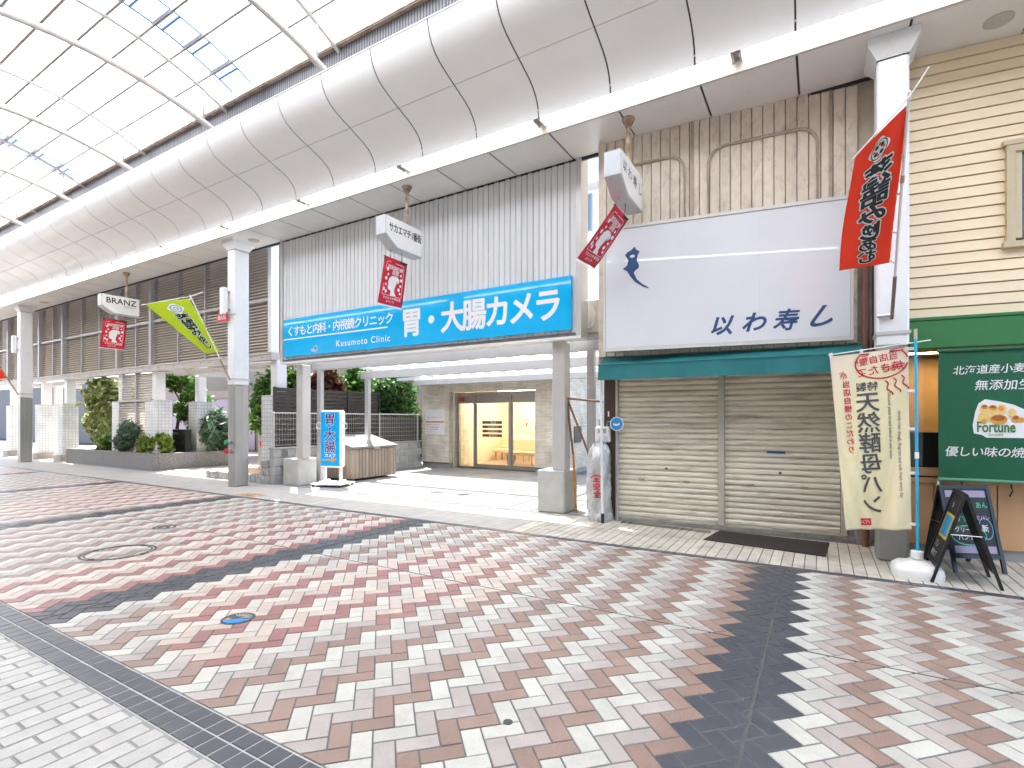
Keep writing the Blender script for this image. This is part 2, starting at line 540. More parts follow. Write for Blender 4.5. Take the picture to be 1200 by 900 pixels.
def tile_geo(mb, poly, zt=0.0, joint=0.004, ch=0.003, h=0.012):
    a = inset(poly, joint)
    if not a: return False
    b = inset(a, ch)
    if not b: return False
    n = len(a)
    vs = [(x, y, zt) for x, y in b] + [(x, y, zt - ch * .8) for x, y in a] + [(x, y, zt - h) for x, y in a]
    fs = [tuple(range(n))]
    for i in range(n):
        j = (i + 1) % n
        fs.append((n + i, n + j, j, i)); fs.append((2 * n + i, 2 * n + j, n + j, n + i))
    mb.add(vs, fs)
    return True

SN, CS = math.sin(YAW), math.cos(YAW)
def proj(x, y, z):
    w = -SN * x + CS * y
    if w < 0.1: return None
    return 600 + FPX * (CS * x + SN * y) / w, HORIZON - FPX * (z - CAM_H) / w
def screen_area(poly):
    P = [proj(x, y, 0) for x, y in poly]
    if any(p is None for p in P): return 0
    cx = sum(p[0] for p in P) / len(P); cy = sum(p[1] for p in P) / len(P)
    if not (-10 < cx < 1210 and cy < 910): return 0
    return abs(sum(P[i - 1][0] * P[i][1] - P[i][0] * P[i - 1][1] for i in range(len(P)))) / 2

# street: herringbone at 45 degrees, colours in zigzag columns
HP = 4.73 / 33 / math.sqrt(2)
HX0, HY0 = -0.064, 2.587
def hb(a, b):
    k = HP / math.sqrt(2)
    return ((a - b) * k + HX0, (a + b) * k + HY0)
def inside(pt, poly):
    x, y = pt; r = False
    for i in range(len(poly)):
        (x1, y1), (x2, y2) = poly[i - 1], poly[i]
        if (y1 > y) != (y2 > y) and x < (x2 - x1) * (y - y1) / (y2 - y1) + x1: r = not r
    return r
WARM = [
    [(-3.05, 1.80), (-3.05, 2.72), (-2.72, 2.72), (-2.72, 3.35), (-2.45, 3.35), (-2.45, 4.65), (-2.92, 4.65), (-2.92, 4.9), (-3.9, 4.9), (-3.98, 3.95), (-4.3, 3.95),
     (-4.3, 3.5), (-4.85, 3.5), (-4.85, 2.6), (-4.5, 2.2), (-4.05, 1.95), (-3.6, 1.75)],
    [(-5.2, 1.4), (-5.2, 5.9), (-6.2, 5.9), (-6.2, 5.1), (-6.75, 5.1), (-6.75, 4.5), (-7.3, 4.5), (-7.38, 3.3), (-6.5, 3.3), (-6.42, 1.4)],
    [(-10.1, 5.2), (-10.3, 4.2), (-10.6, 3.6), (-10.85, 3.0), (-12.3, 2.6), (-12.7, 3.6), (-13.2, 4.1), (-13.9, 4.5), (-14.6, 4.6), (-15.4, 4.6), (-15.3, 5.9), (-10.3, 5.9)],
    [(-19.4, 2.4), (-21.5, 2.8), (-22.5, 4.2), (-24.5, 4.9), (-24.5, 5.9), (-19.6, 5.9)],
]
Y0S, Y1S = 1.50, 5.88
paving = rootstruct('street_paving')
gb = MB(); gb.add([(-40, Y0S, -0.005), (9, Y0S, -0.005), (9, Y1S, -0.005), (-40, Y1S, -0.005)], [(0, 1, 2, 3)])
part('joint_bed', gb, GROUT, paving)
tiles = []
rng = random.Random(3)
nmin, nmax = int((-37 - HX0) / (HP * math.sqrt(2))) - 2, int((4.5 - HX0) / (HP * math.sqrt(2))) + 2
for n_ in range(nmin, nmax):
    for q in range(-40, 60):
        for kind in 'HV':
            ssum = 4 * q + (0 if kind == 'H' else 2)
            if (ssum + 2 * n_) % 2: continue
            i = (ssum + 2 * n_) // 2; j = (ssum - 2 * n_) // 2
            if i + j != ssum: continue
            c = [(i, j), (i + 2, j), (i + 2, j + 1), (i, j + 1)] if kind == 'H' else [(i, j), (i + 1, j), (i + 1, j + 2), (i, j + 2)]
            P = [hb(*p) for p in c]
            ys = [p[1] for p in P]
            if max(ys) < Y0S or min(ys) > Y1S: continue
            clipped = min(ys) < Y0S or max(ys) > Y1S
            if clipped:
                P = clip(clip(P, 0, 1, Y1S), 0, -1, -Y0S)
                if len(P) < 3: continue
            cx = sum(p[0] for p in P) / len(P); cy = sum(p[1] for p in P) / len(P)
            r = n_ % 33
            if r in (30, 31, 32): m = T_DARK
            else:
                warm = any(inside((cx, cy), w) for w in WARM)
                m = ((T_CREAM, T_PEACH, T_RED) if warm else (T_WHITE, T_PINK, T_BROWN))[n_ % 3]
            tiles.append((screen_area(P), kind, P, m, clipped, (cx, cy)))
tiles.sort(key=lambda t: -t[0])
shared = {}
for a, kind, P, m, clipped, c in tiles[:300]:
    if clipped:
        mb = MB()
        if tile_geo(mb, P): part('paving_tile', mb, m, paving)
        continue
    key = (kind, m.name)
    if key not in shared:
        mb = MB(); tile_geo(mb, [(x - c[0], y - c[1]) for x, y in P])
        me = bpy.data.meshes.new('paving_tile'); me.from_pydata(mb.v, [], mb.f); me.materials.append(m); me.update()
        shared[key] = me
    o = place('paving_tile', shared[key], (c[0], c[1], rng.uniform(-0.0012, 0.0012)), paving)
    o.rotation_euler = (rng.gauss(0, .003), rng.gauss(0, .003), rng.gauss(0, .004))
rest = {}
for a, kind, P, m, clipped, c in tiles[300:]:
    tile_geo(rest.setdefault(m.name, MB()), P, rng.uniform(-0.001, 0.001))
for k in rest:
    part('far_paving_tiles', rest[k], MATS[k], paving, stuff=True)
SEAL = mat('joint_sealant', (0.085, 0.09, 0.09), 0.55, 0.2, 12, dirt=.3, dscale=8)
jm = MB(); jm.box(-37, 5, 3.844, 3.856, -0.004, 0.0015); part('expansion_joint', jm, SEAL, paving)
for k in range(5):
    jm = MB(); x = -0.305 - 4.73 * k; jm.box(x - .009, x + .009, Y0S, Y1S, -0.003, 0.0025); part('expansion_joint', jm, SEAL, paving)

# dark border strip between street and near walkway
border = rootstruct('border_strip')
b_ = MB(); b_.add([(-40, 1.272, -0.003), (9, 1.272, -0.003), (9, 1.5, -0.003), (-40, 1.5, -0.003)], [(0, 1, 2, 3)])
part('joint_bed', b_, mat('pale_grout', (0.46, 0.46, 0.45), .95, .15, 30), border)
mb = MB(); tile_geo(mb, [(-.053, -.054), (.053, -.054), (.053, .054), (-.053, .054)], joint=.0035)
me_d = bpy.data.meshes.new('border_tile'); me_d.from_pydata(mb.v, [], mb.f); me_d.materials.append(T_DARK); me_d.update()
far = MB()
for k in range(340):
    x = 3.0 - k * 0.106
    for row, y in enumerate((1.331, 1.441)):
        if x > -6.4 and proj(x, y, 0) and -20 < proj(x, y, 0)[0] < 1220 and proj(x, y, 0)[1] < 915:
            place('border_tile', me_d, (x, y, rng.uniform(-.001, .001)), border).rotation_euler = (rng.gauss(0, .004), rng.gauss(0, .004), 0)
        else:
            tile_geo(far, [(x - .053, y - .054), (x + .053, y - .054), (x + .053, y + .054), (x - .053, y + .054)], joint=.0035)
part('far_border_tiles', far, T_DARK, border, stuff=True)

# near walkway: white bricks laid along y
nearw = rootstruct('near_walkway')
b_ = MB(); b_.add([(-40, -.6, -0.004), (9, -.6, -0.004), (9, 1.272, -0.004), (-40, 1.272, -0.004)], [(0, 1, 2, 3)])
part('joint_bed', b_, mat('walk_grout', (0.30, 0.30, 0.29), .95, .15, 30), nearw)
me_w = {}
far = MB(); cand = []
for k in range(-3, 300):
    x = 1.0 - k * 0.1065
    for j in range(-6, 9):
        y0 = -0.02 + j * 0.213 + (0.1065 if k % 2 else 0)
        P = [(x - .053, y0), (x + .053, y0), (x + .053, y0 + .213), (x - .053, y0 + .213)]
        if y0 > 1.272: continue
        cl = y0 + .213 > 1.272
        if cl: P = clip(P, 0, 1, 1.272)
        cand.append((screen_area(P), P, cl))
cand.sort(key=lambda t: -t[0])
for q, (a, P, cl) in enumerate(cand):
    if q < 280 and a > 20:
        if cl:
            mb = MB()
            if tile_geo(mb, P, joint=.006): part('paving_brick', mb, T_NEAR, nearw)
        else:
            if 'w' not in me_w:
                mb = MB(); tile_geo(mb, [(-.053, -.1065), (.053, -.1065), (.053, .1065), (-.053, .1065)], joint=.006)
                me = bpy.data.meshes.new('paving_brick'); me.from_pydata(mb.v, [], mb.f); me.materials.append(T_NEAR); me.update(); me_w['w'] = me
            place('paving_brick', me_w['w'], ((P[0][0] + P[1][0]) / 2, (P[0][1] + P[2][1]) / 2, rng.uniform(-.0012, .0012)), nearw).rotation_euler = (rng.gauss(0, .003), rng.gauss(0, .004), rng.gauss(0, .003))
    else:
        tile_geo(far, P, joint=.006)
part('far_paving_bricks', far, T_NEAR, nearw, stuff=True)

# far walkway along the shops: dark edge, pale tiles, gutter
farw = rootstruct('far_walkway')
WALK = mat('walk_tile', (0.56, 0.52, 0.44), 0.6, 0.14, 6, 0.3, 60, rnd=0.09, dirt=0.75, dscale=2.6, dcol=(.16, .12, .08))
WALKL = mat('walk_tile_pale', (0.43, 0.41, 0.375), 0.6, 0.1, 4, 0.2, 60, rnd=0.05, dirt=0.22, dscale=2.0, dcol=(.28, .25, .2))
b_ = MB(); b_.add([(-40, 5.88, -0.009), (9, 5.88, -0.009), (9, 7.75, -0.009), (-40, 7.75, -0.009)], [(0, 1, 2, 3)])
part('joint_bed', b_, mat('walk_grout2', (0.17, 0.165, 0.15), .95, .2, 20), farw)
far, farp, fard = MB(), MB(), MB()
for k in range(400):
    x = 3.1 - k * 0.1062
    P = [(x - .0531, 5.885), (x + .0531, 5.885), (x + .0531, 5.985), (x - .0531, 5.985)]
    if x > -3.6 and x < 2.0:
        mb = MB(); tile_geo(mb, P, joint=.003); part('edge_tile', mb, T_DARK, farw)
    else: tile_geo(fard, P, joint=.003)
    for j, (ya, yb) in enumerate(((5.985, 6.74), (6.74, 7.46))):
        P = [(x - .0531, ya), (x + .0531, ya), (x + .0531, yb), (x - .0531, yb)]
        if x > -3.6 and x < 2.0:
            mb = MB(); tile_geo(mb, P, rng.uniform(-.001, .001), joint=.0045); part('walk_tile', mb, WALK, farw)
        else: tile_geo(farp, P, rng.uniform(-.001, .001), joint=.0012, ch=.001)
part('far_edge_tiles', fard, T_DARK, farw, stuff=True)
part('far_walk_tiles', farp, WALKL, farw, stuff=True)
gm = MB(); gm.box(-40, -2.9, 7.465, 7.60, -.02, 0.004)
part('gutter_cover', gm, mat('gutter_concrete', (0.27, 0.30, 0.32), .85, .15, 14, .5, 60, dirt=.4, dscale=4), farw)

# manholes
def ring(mb, c, r0, r1, z0, z1, n=40):
    vs, fs = [], []
    for (r, z) in ((r0, z0), (r0, z1), (r1, z1), (r1, z0)):
        for k in range(n):
            t = 2 * math.pi * k / n; vs.append((c[0] + r * math.cos(t), c[1] + r * math.sin(t), z))
    for i in range(4):
        for k in range(n):
            fs.append((i * n + k, i * n + (k + 1) % n, ((i + 1) % 4) * n + (k + 1) % n, ((i + 1) % 4) * n + k))
    mb.add(vs, fs)
IRON = mat('cast_iron', (0.075, 0.08, 0.075), .6, .2, 30, .3, 80, metal=.4)
t = thing('manhole_cover', 'large round manhole ring with tiled infill in the street', 'manhole', (-6.82, 2.74, 0))
mb = MB(); ring(mb, (-6.82, 2.74), .335, .36, -.004, .003); part('outer_ring', mb, IRON, t)
mb = MB(); ring(mb, (-6.82, 2.74), .30, .318, -.004, .0025); part('inner_ring', mb, IRON, t)
for a in (20, 110, 200, 290):
    mb = MB(); mb.lathe((-6.82 + .318 * math.cos(R(a)), 2.74 + .318 * math.sin(R(a)), -.003), [(.03, 0), (.03, .007)], 12); part('lifting_slot', mb, DARK, t)
t = thing('valve_cover', 'small round valve cover beyond the large manhole ring', 'manhole', (-7.86, 3.70, 0))
mb = MB(); ring(mb, (-7.86, 3.70), .11, .145, -.004, .003); part('outer_ring', mb, IRON, t)
mb = MB(); ring(mb, (-7.86, 3.70), .03, .075, -.004, .0025); part('inner_ring', mb, IRON, t)
t = thing('hydrant_cover', 'small iron utility cover with painted blue and orange emblem among red tiles', 'manhole', (-3.772, 2.288, 0))
mb = MB(); mb.lathe((-3.772, 2.288, -.004), [(.118, 0), (.118, .006), (.112, .0075)], 36); part('plate', mb, IRON, t)
mf = plane((-3.772, 2.288, .0046), (1, 0, 0), (0, 1, 0))
mb = MB(); flat(mb, mf, [(-.03, -.1), (.03, -.098), (.085, -.055), (.1, .02), (.09, .045), (.05, .01), (.02, .0), (-.01, -.04), (-.05, -.06), (-.065, -.08)])
part('blue_paint', mb, mat('blue_enamel', (.02, .25, .75), .35), t)
mb = MB(); flat(mb, mf, [(-.07, -.065), (-.04, -.055), (-.035, -.03), (-.06, -.035)]); flat(mb, mf, [(0.0, .01), (.035, .022), (.03, .04), (0, .03)])
part('orange_paint', mb, mat('orange_enamel', (.75, .28, .05), .4), t)
mb = MB()
for k in range(9):
    a = .6 + k * .27; stroke(mb, mf, [(.03 * math.cos(a), .03 * math.sin(a) + .01), (.095 * math.cos(a), .095 * math.sin(a))], .012)
part('raised_rays', mb, mat('worn_iron', (.35, .36, .34), .5, .1, 20, metal=.5), t)
for nm, x, y, lb in (('drain_cover', -1.33, 2.19, 'small round black cap set in a white paving tile'),):
    mb = MB(); mb.lathe((x, y, -.006), [(.024, 0), (.024, .0085)], 16); tag(part(nm, mb, IRON), lb, 'drain')

t = thing('rusty_cover', 'orange rusty valve cover plate on the walkway in front of the flag column', 'cover', (-9.75, 6.0, 0))
mb = MB(); mb.cbox(-10.05, -9.45, 6.03, 6.32, -.004, .006, .002); part('plate', mb, mat('rust_orange', (.42, .22, .06), .8, .3, 14, color2=(.5, .4, .25)), t)
mb = MB(); ring(mb, (-9.75, 6.175), .08, .095, -.004, .009, 24); part('valve_ring', mb, IRON, t)

# clinic forecourt: large pale tiles
fore = rootstruct('forecourt')
FT = mat('forecourt_tile', (0.235, 0.23, 0.222), .6, .06, 3, .15, 60, rnd=.03, dirt=.1, dscale=2)
b_ = MB(); b_.add([(-10.95, 7.60, -.006), (-2.9, 7.60, -.006), (-2.9, 16, -.006), (-10.95, 16, -.006)], [(0, 1, 2, 3)])
part('joint_bed', b_, mat('fore_grout', (.13, .128, .12), .9), fore)
for i in range(11):
    for j in range(18):
        x0 = -10.9 + i * .62; y0 = 7.605 + j * .3
        P = [(x0, y0), (x0 + .62, y0), (x0 + .62, y0 + .3), (x0, y0 + .3)]
        mb = MB(); tile_geo(mb, P, .002 + rng.uniform(-.0008, .0008), joint=.002, ch=.002); part('floor_tile', mb, FT, fore)
mb = MB(); mb.box(-4.05, -2.9, 7.605, 16, -.006, -.001); part('gravel_strip', mb, mat('gravel', (.35, .34, .32), .95, .5, 60, 1.0, 50), fore)
for x, y, lb in ((-6.80, 8.37, 'dark round floor drain cover nearer the sign stand on the pale forecourt'), (-6.15, 8.41, 'dark round floor drain cover nearer the concrete post base on the pale forecourt')):
    mb = MB(); mb.lathe((x, y, 0), [(.13, 0), (.13, .006), (.11, .009)], 20); tag(part('floor_drain', mb, IRON), lb, 'drain', 'floor drains of the forecourt')

# ================================================================== ARCADE
XL, XR = -34.0, 8.0
SZ = 5.54
can = thing('arcade_canopy', 'white enamel canopy running along the shops with curved fascia and flat soffit', 'canopy', (-12, 6.3, 5.5))
PROF = [(5.10, 6.62), (5.112, 6.54), (5.14, 6.44), (5.19, 6.345), (5.265, 6.265), (5.36, 6.205), (5.52, 6.135), (5.66, 6.085),
        (5.80, 6.035), (5.93, 5.985), (6.04, 5.925), (6.12, 5.85), (6.17, 5.77), (6.195, 5.68), (6.20, 5.60)]
MID = 7
def shell(mb, prof, x0, x1, th=.012):
    n = len(prof)
    pr2 = []
    for i in range(n):
        a, b = Vector(prof[max(i - 1, 0)]), Vector(prof[min(i + 1, n - 1)])
        d = (b - a).normalized(); q = Vector((-d.y, d.x))
        pr2.append((prof[i][0] + q.x * -th, prof[i][1] + q.y * -th) if False else (prof[i][0] + q.x * th, prof[i][1] + q.y * th))
    vs = [(x, y, z) for x in (x0, x1) for (y, z) in prof] + [(x, y, z) for x in (x0, x1) for (y, z) in pr2]
    fs = []
    for i in range(n - 1):
        fs.append((i, i + 1, n + i + 1, n + i)); fs.append((2 * n + i, 3 * n + i, 3 * n + i + 1, 2 * n + i + 1))
        fs.append((i, 2 * n + i, 2 * n + i + 1, i + 1)); fs.append((n + i, n + i + 1, 3 * n + i + 1, 3 * n + i))
    fs.append((0, n, 3 * n, 2 * n)); fs.append((n - 1, 2 * n - 1 + 0, 4 * n - 1, 3 * n - 1))
    mb.add(vs, fs)
px0 = -4.303 + 1.02 * 12
k = 0
while px0 - 1.02 * k > XL:
    x1 = px0 - 1.02 * k - .010; x0 = x1 - 1.02 + .020
    for nm, pr in (('upper_fascia_panel', PROF[:MID + 1]), ('lower_fascia_panel', [(PROF[MID][0] + .007, PROF[MID][1] - .002)] + PROF[MID + 1:])):
        mb = MB(); shell(mb, pr, x0, x1); recalc(part(nm, mb, PANEL, can, smooth=False))
    mb = MB(); mb.box(x0 + .003, x1 - .003, 6.52, 7.37, SZ, SZ + .02); part('soffit_panel', mb, SOFFIT, can)
    k += 1
for o in can.children:
    if 'fascia' in o.name:
        for p in o.data.polygons: p.use_smooth = True
        o.data.set_sharp_from_angle(angle=R(35))
mb = MB()
shell(mb, [(y + .025, z + .01) for y, z in PROF], XL, XR, .004)
mb.box(XL, XR, 6.50, 7.38, SZ + .022, SZ + .03)
part('backing_frame', mb, mat('panel_gap', (.07, .065, .06), .8), can)
mb = MB(); mb.box(XL, XR, 5.092, 5.118, 6.615, 6.632); part('top_trim', mb, ALU, can)
mb = MB(); mb.box(XL, XR, 5.15, 7.37, 6.60, 6.62); mb.box(XL, XR, 7.402, 7.42, 5.50, 6.62); mb.box(XL, XR, 7.36, 7.42, 6.62, 6.64); part('top_cover', mb, GREYM, can)  # unseen cover closing the hollow; rear strip lowered to stop a sun leak
mb = MB(); mb.box(XL, XR, 6.475, 6.515, SZ - .012, 5.70); part('soffit_edge_trim', mb, mat('stained_trim', (.55, .53, .49), .45, .05, 4, dirt=.55, dscale=5, dcol=(.32, .22, .13)), can)
mb = MB(); mb.box(XL, XR, 6.20, 6.475, 5.70, 5.715); part('light_trough', mb, W, can)
mb = MB(); mb.box(XL, XR, 7.372, 7.401, SZ - .03, SZ + .05); part('rear_gap', mb, DARK, can)
for x in (1.55, -10.95, -22.9):
    mb = MB(); mb.lathe((x, 7.0, SZ - .014), [(.11, 0), (.12, .004), (.12, .013)], 28); part('soffit_downlight', mb, mat('downlight_cover', (.48, .46, .42), .6), can)  # round recessed downlight, unlit

# fluorescent fittings
TUBE = emit('fluorescent_tube', (1.0, 0.985, 0.95), 2.3)
LX = [3.2 - .814 + 0] if False else [-0.814 + 2.55 * 1, -0.814]
while LX[-1] > -31: LX.append(LX[-1] - 2.53)
for i in range(len(LX) - 1):
    x1, x0 = LX[i] - .03, LX[i + 1] + .03
    t = thing('fluorescent_fitting', 'lit fluorescent strip light below the arcade fascia, %s counted from the right edge' % (ORD[i] if i < 14 else 'far'), 'strip light', ((x0 + x1) / 2, 6.34, 5.62), 'fluorescent strip lights in one row')
    mb = MB(); mb.cbox(x0, x1, 6.225, 6.465, 5.645, 5.70, .012); part('housing', mb, W, t)
    for y in (6.285, 6.405):
        mb = MB(); mb.tube([(x0 + .04, y, 5.622), (x1 - .04, y, 5.622)], .0185, 10); part('tube', mb, TUBE, t, smooth=True)
    for x in (x0 + .012, x1 - .012):
        mb = MB(); mb.cbox(x - .016, x + .016, 6.25, 6.44, 5.600, 5.66, .006); part('end_cap', mb, mat('stained_cap', (.60, .56, .50), .6, .15, 30, dirt=.45, dscale=22, dcol=(.26, .15, .07)), t)

# arcade columns
for i, (x, lab) in enumerate(((0.52, 'white square arcade column beside the cream flag and timber shop front'),
                              (-11.52, 'white arcade column with stainless base carrying the lime green flag'),
                              (-24.45, 'white arcade column with stainless base at the far left'))):
    t = thing('arcade_column', lab, 'column', (x + .14, 6.9, 0), 'arcade columns')
    zb = 2.28
    mb = MB(); mb.cbox(x, x + .28, 6.73, 7.08, zb, 5.33, .02); part('shaft', mb, COLW, t)
    mb = MB(); mb.cbox(x + .004, x + .276, 6.734, 7.076, 0, zb - .002, .02)
    part('base_cladding', mb, STEEL if i else mat('worn_grey_base', (.28, .275, .265), .55, .15, 5, dirt=.5, dscale=5, dcol=(.16, .09, .05)), t)
    if i:
        mb = MB(); mb.box(x + .135, x + .145, 6.731, 6.74, 0, zb - .01); mb.box(x + .272, x + .278, 6.9, 6.91, 0, zb); part('cladding_seam', mb, GREYM, t)
    mb = MB(); o_ = .085
    a = [(x - .0, 6.73, 5.33), (x + .28, 6.73, 5.33), (x + .28, 7.08, 5.33), (x, 7.08, 5.33)]
    b = [(x - o_, 6.73 - o_, SZ - .075), (x + .28 + o_, 6.73 - o_, SZ - .075), (x + .28 + o_, 7.08 + o_, SZ - .075), (x - o_, 7.08 + o_, SZ - .075)]
    c = [(p[0], p[1], SZ - .001) for p in b]
    mb.add(a + b + c, [(0, 1, 5, 4), (1, 2, 6, 5), (2, 3, 7, 6), (3, 0, 4, 7), (4, 5, 9, 8), (5, 6, 10, 9), (6, 7, 11, 10), (7, 4, 8, 11)])
    part('capital', mb, COLW, t)
    mb = MB(); mb.box(x - .012, x + .292, 6.718, 7.092, 2.40, 2.435); part('steel_band', mb, ALU, t)

# red and green hose couplings on middle column, lamp box and red plate
t = thing('hose_couplings', 'pair of small red and green capped pipe couplings on the stainless column base', 'coupling', (-11.56, 6.72, .85))
for z, m in ((1.0, mat('green_cap', (.03, .22, .12), .4)), (.80, mat('red_cap', (.5, .02, .02), .4))):
    mb = MB(); mb.tube([(-11.40, 6.73, z), (-11.40, 6.66, z)], .045, 14); part('coupling', mb, STEEL, t)
    mb = MB(); mb.tube([(-11.40, 6.66, z), (-11.40, 6.61, z)], .055, 14); part('cap', mb, m, t)
for x, lab in ((-11.52, 'white box lamp fixed to the street side of the flag column'), (-24.45, 'white box lamp fixed to the far left column')):
    t = thing('box_lamp', lab, 'lamp', (x + .14, 6.6, 4.2), 'box lamps on the columns')
    mb = MB(); mb.cbox(x - .06, x + .10, 6.58, 6.70, 3.86, 4.47, .02); part('lamp_body', mb, LITSIGN, t)
    mb = MB(); mb.box(x + .05, x + .11, 6.69, 6.735, 3.95, 4.0); mb.box(x + .05, x + .11, 6.69, 6.735, 4.35, 4.4); part('bracket', mb, GREYM, t)
t = thing('hydrant_plate', 'small red plate with white characters on an arm at the flag column', 'sign', (-11.3, 6.6, 3.85))
mb = MB(); mb.cbox(-11.80, -11.40, 6.65, 6.67, 3.72, 3.92, .004); part('plate', mb, RED, t)
mb = MB(); mb.tube([(-11.42, 6.68, 3.86), (-11.15, 6.70, 3.85)], .012, 8); part('arm', mb, RUST, t)
lettering(plane((-11.76, 6.647, 3.77), (1, 0, 0), (0, 0, 1)), [('消火栓', .11, 0, 0, {'bold': .02})], PWHITE, t)

# ---- arched roof above the street
roof = thing('arcade_roof', 'arched arcade roof of white steel ribs and translucent sheets over the street', 'roof', (-12, 4.3, 8.5))
def arc_lo(y): return 7.095 - .09 * (y - 3.42) ** 2
def arc_hi(y): return 7.76 - .115 * (y - 3.42) ** 2
RIB = mat('rib_paint', (.60, .565, .52), .45, .08, 5, dirt=.5, dscale=5, dcol=(.24, .14, .08))
POSTM = mat('post_paint', (.50, .49, .47), .45, .05, 5, dirt=.2, dscale=5, dcol=(.3, .2, .14))
EY = 5.48
ribx = [-6.45 + 3.05 * k for k in range(-8, 5)]
for x in ribx:
    ys = np.linspace(5.50, 1.34, 26)
    mb = MB(); mb.tube([(x, y, arc_lo(y)) for y in ys], .050, 10); part('main_rib', mb, RIB, roof, smooth=True)
    mb = MB(); mb.tube([(x, y, arc_hi(y)) for y in np.linspace(5.66, 1.18, 26)], .034, 8); part('upper_rib', mb, RIB, roof, smooth=True)
    for y in (5.12, 1.72):
        mb = MB(); mb.tube([(x, y, arc_lo(y)), (x, y, arc_hi(y))], .022, 8); part('strut', mb, POSTM, roof, smooth=True)
        y2 = y + (.4 if y > 4 else -.4)
        mb = MB(); mb.tube([(x, y, arc_lo(y) + .05), (x, y2, arc_lo(y2) + .06)], .024, 8); part('brace', mb, POSTM, roof, smooth=True)
pys = [EY - .4578 * k for k in range(10)]
PUR = mat('purlin_paint', (.38, .35, .32), .55, .12, 9, dirt=.5, dscale=7, dcol=(.15, .10, .07))
for j, y in enumerate(pys):
    z = arc_hi(y)
    mb = MB(); mb.box(XL, XR, y - .026, y + .026, z + .03, z + .06); mb.box(XL, XR, y - .026, y - .018, z + .004, z + .03); part('purlin', mb, PUR, roof)
mb = MB()
for x0_ in np.arange(XL, XR, .33):
    for y in pys: mb.tube([(x0_, y + .024, arc_hi(y) + .05), (x0_, y + .024, arc_hi(y) + .09)], .009, 5)
part('sheet_bolts', mb, GREYM, roof, stuff=True)
SHEET = sheet('roof_sheet', (.80, .805, .82), .86, .02)
SHEETO = sheet('roof_sheet_aged', (.74, .75, .78), .84, .02)
BLUEF = sheet('blue_film', (.25, .30, .44), .75, .2)
sx = [XL] + [x for x in np.arange(-32.33, 8, 2.0)] + [XR]
rr = random.Random(5)
for i in range(len(sx) - 1):
    for j in range(len(pys) - 1):
        ya, yb = pys[j], pys[j + 1]
        def fn(u, v, ya=ya, yb=yb, a=sx[i], b=sx[i + 1], lap=.012 * (i % 2)):
            y = ya + .03 + (yb - ya) * v
            return (a + (b - a) * u + (.03 if u == 1 else 0), y, arc_hi(y) + .068 + lap)
        mb = MB(); mb.grid(fn, 1, 4)
        part('roof_sheet', mb, SHEETO if rr.random() < .3 else SHEET, roof)
mb = MB()
for xa in (-9.05, -15.9):
    mb.grid(lambda u, v: (xa + .55 * u, 5.38 - 3.9 * v, arc_hi(5.38 - 3.9 * v) + .058), 1, 20)
part('blue_patch_film', mb, BLUEF, roof)
mb = MB()
for xa in (-9.05, -15.9):
    for dx in (0, .55):
        mb.tube([(xa + dx, y, arc_hi(y) + .055) for y in np.linspace(5.38, 1.5, 20)], .014, 5)
    for y in pys[1:]: mb.tube([(xa, y + .12, arc_hi(y + .12) + .055), (xa + .55, y + .12, arc_hi(y + .12) + .055)], .014, 5)
part('blue_tape', mb, mat('blue_tape', (.16, .30, .62), .5, .1, 6), roof)
# mesh ventilation panels between canopy and roof edge
MESH = brickmat('vent_mesh', (.17, .175, .19), (.20, .205, .22), (.06, .06, .065), .055, 3.0, .012, .5, 0, .5)
for i in range(len(sx) - 1):
    mb = MB(); mb.box(sx[i] + .006, sx[i + 1] - .006, 5.53, 5.55, 6.62, arc_hi(EY) + .02); part('vent_panel', mb, MESH, roof)
mb = MB(); mb.box(XL, XR, 5.44, 5.56, arc_hi(EY) + .022, arc_hi(EY) + .045); part('eaves_gutter', mb, mat('rusty_gutter', (.42, .27, .17), .7, .25, 9, color2=(.55, .42, .32)), roof)
mb = MB(); mb.box(XL, XR, 1.29, 1.31, 6.6, arc_hi(1.36)); part('opposite_vent_panel', mb, MESH, roof)

# opposite side of the arcade, behind the camera: seen only in reflections and bounced light
op = rootstruct('opposite_shops')
MIR = lambda y: 6.84 - y
mb = MB(); n_p = len(PROF)
for i in range(n_p - 1):
    (ya, za), (yb, zb) = PROF[i], PROF[i + 1]
    mb.poly([(XL, MIR(ya), za), (XR, MIR(ya), za), (XR, MIR(yb), zb), (XL, MIR(yb), zb)])
mb.box(XL, XR, -.5, MIR(6.5), SZ, SZ + .02); mb.box(XL, XR, -.5, 1.69, 6.60, 6.62)
part('canopy', mb, PANEL, op)
mb = MB(); mb.box(XL, XR, -.9, -.6, 0, 6.62); part('shop_fronts', mb, mat('shop_front_beige', (.56, .50, .42), .7, .3, .5, color2=(.35, .33, .32)), op)
for i in range(17):
    x1 = XR - .3 - i * 2.53
    mb = MB(); mb.tube([(x1, .50, 5.622), (x1 - 2.43, .50, 5.622)], .026, 8); part('tube', mb, TUBE, op)
mb = MB(); mb.box(XL, XR, .36, .62, 5.66, 5.70); part('light_trough', mb, W, op)

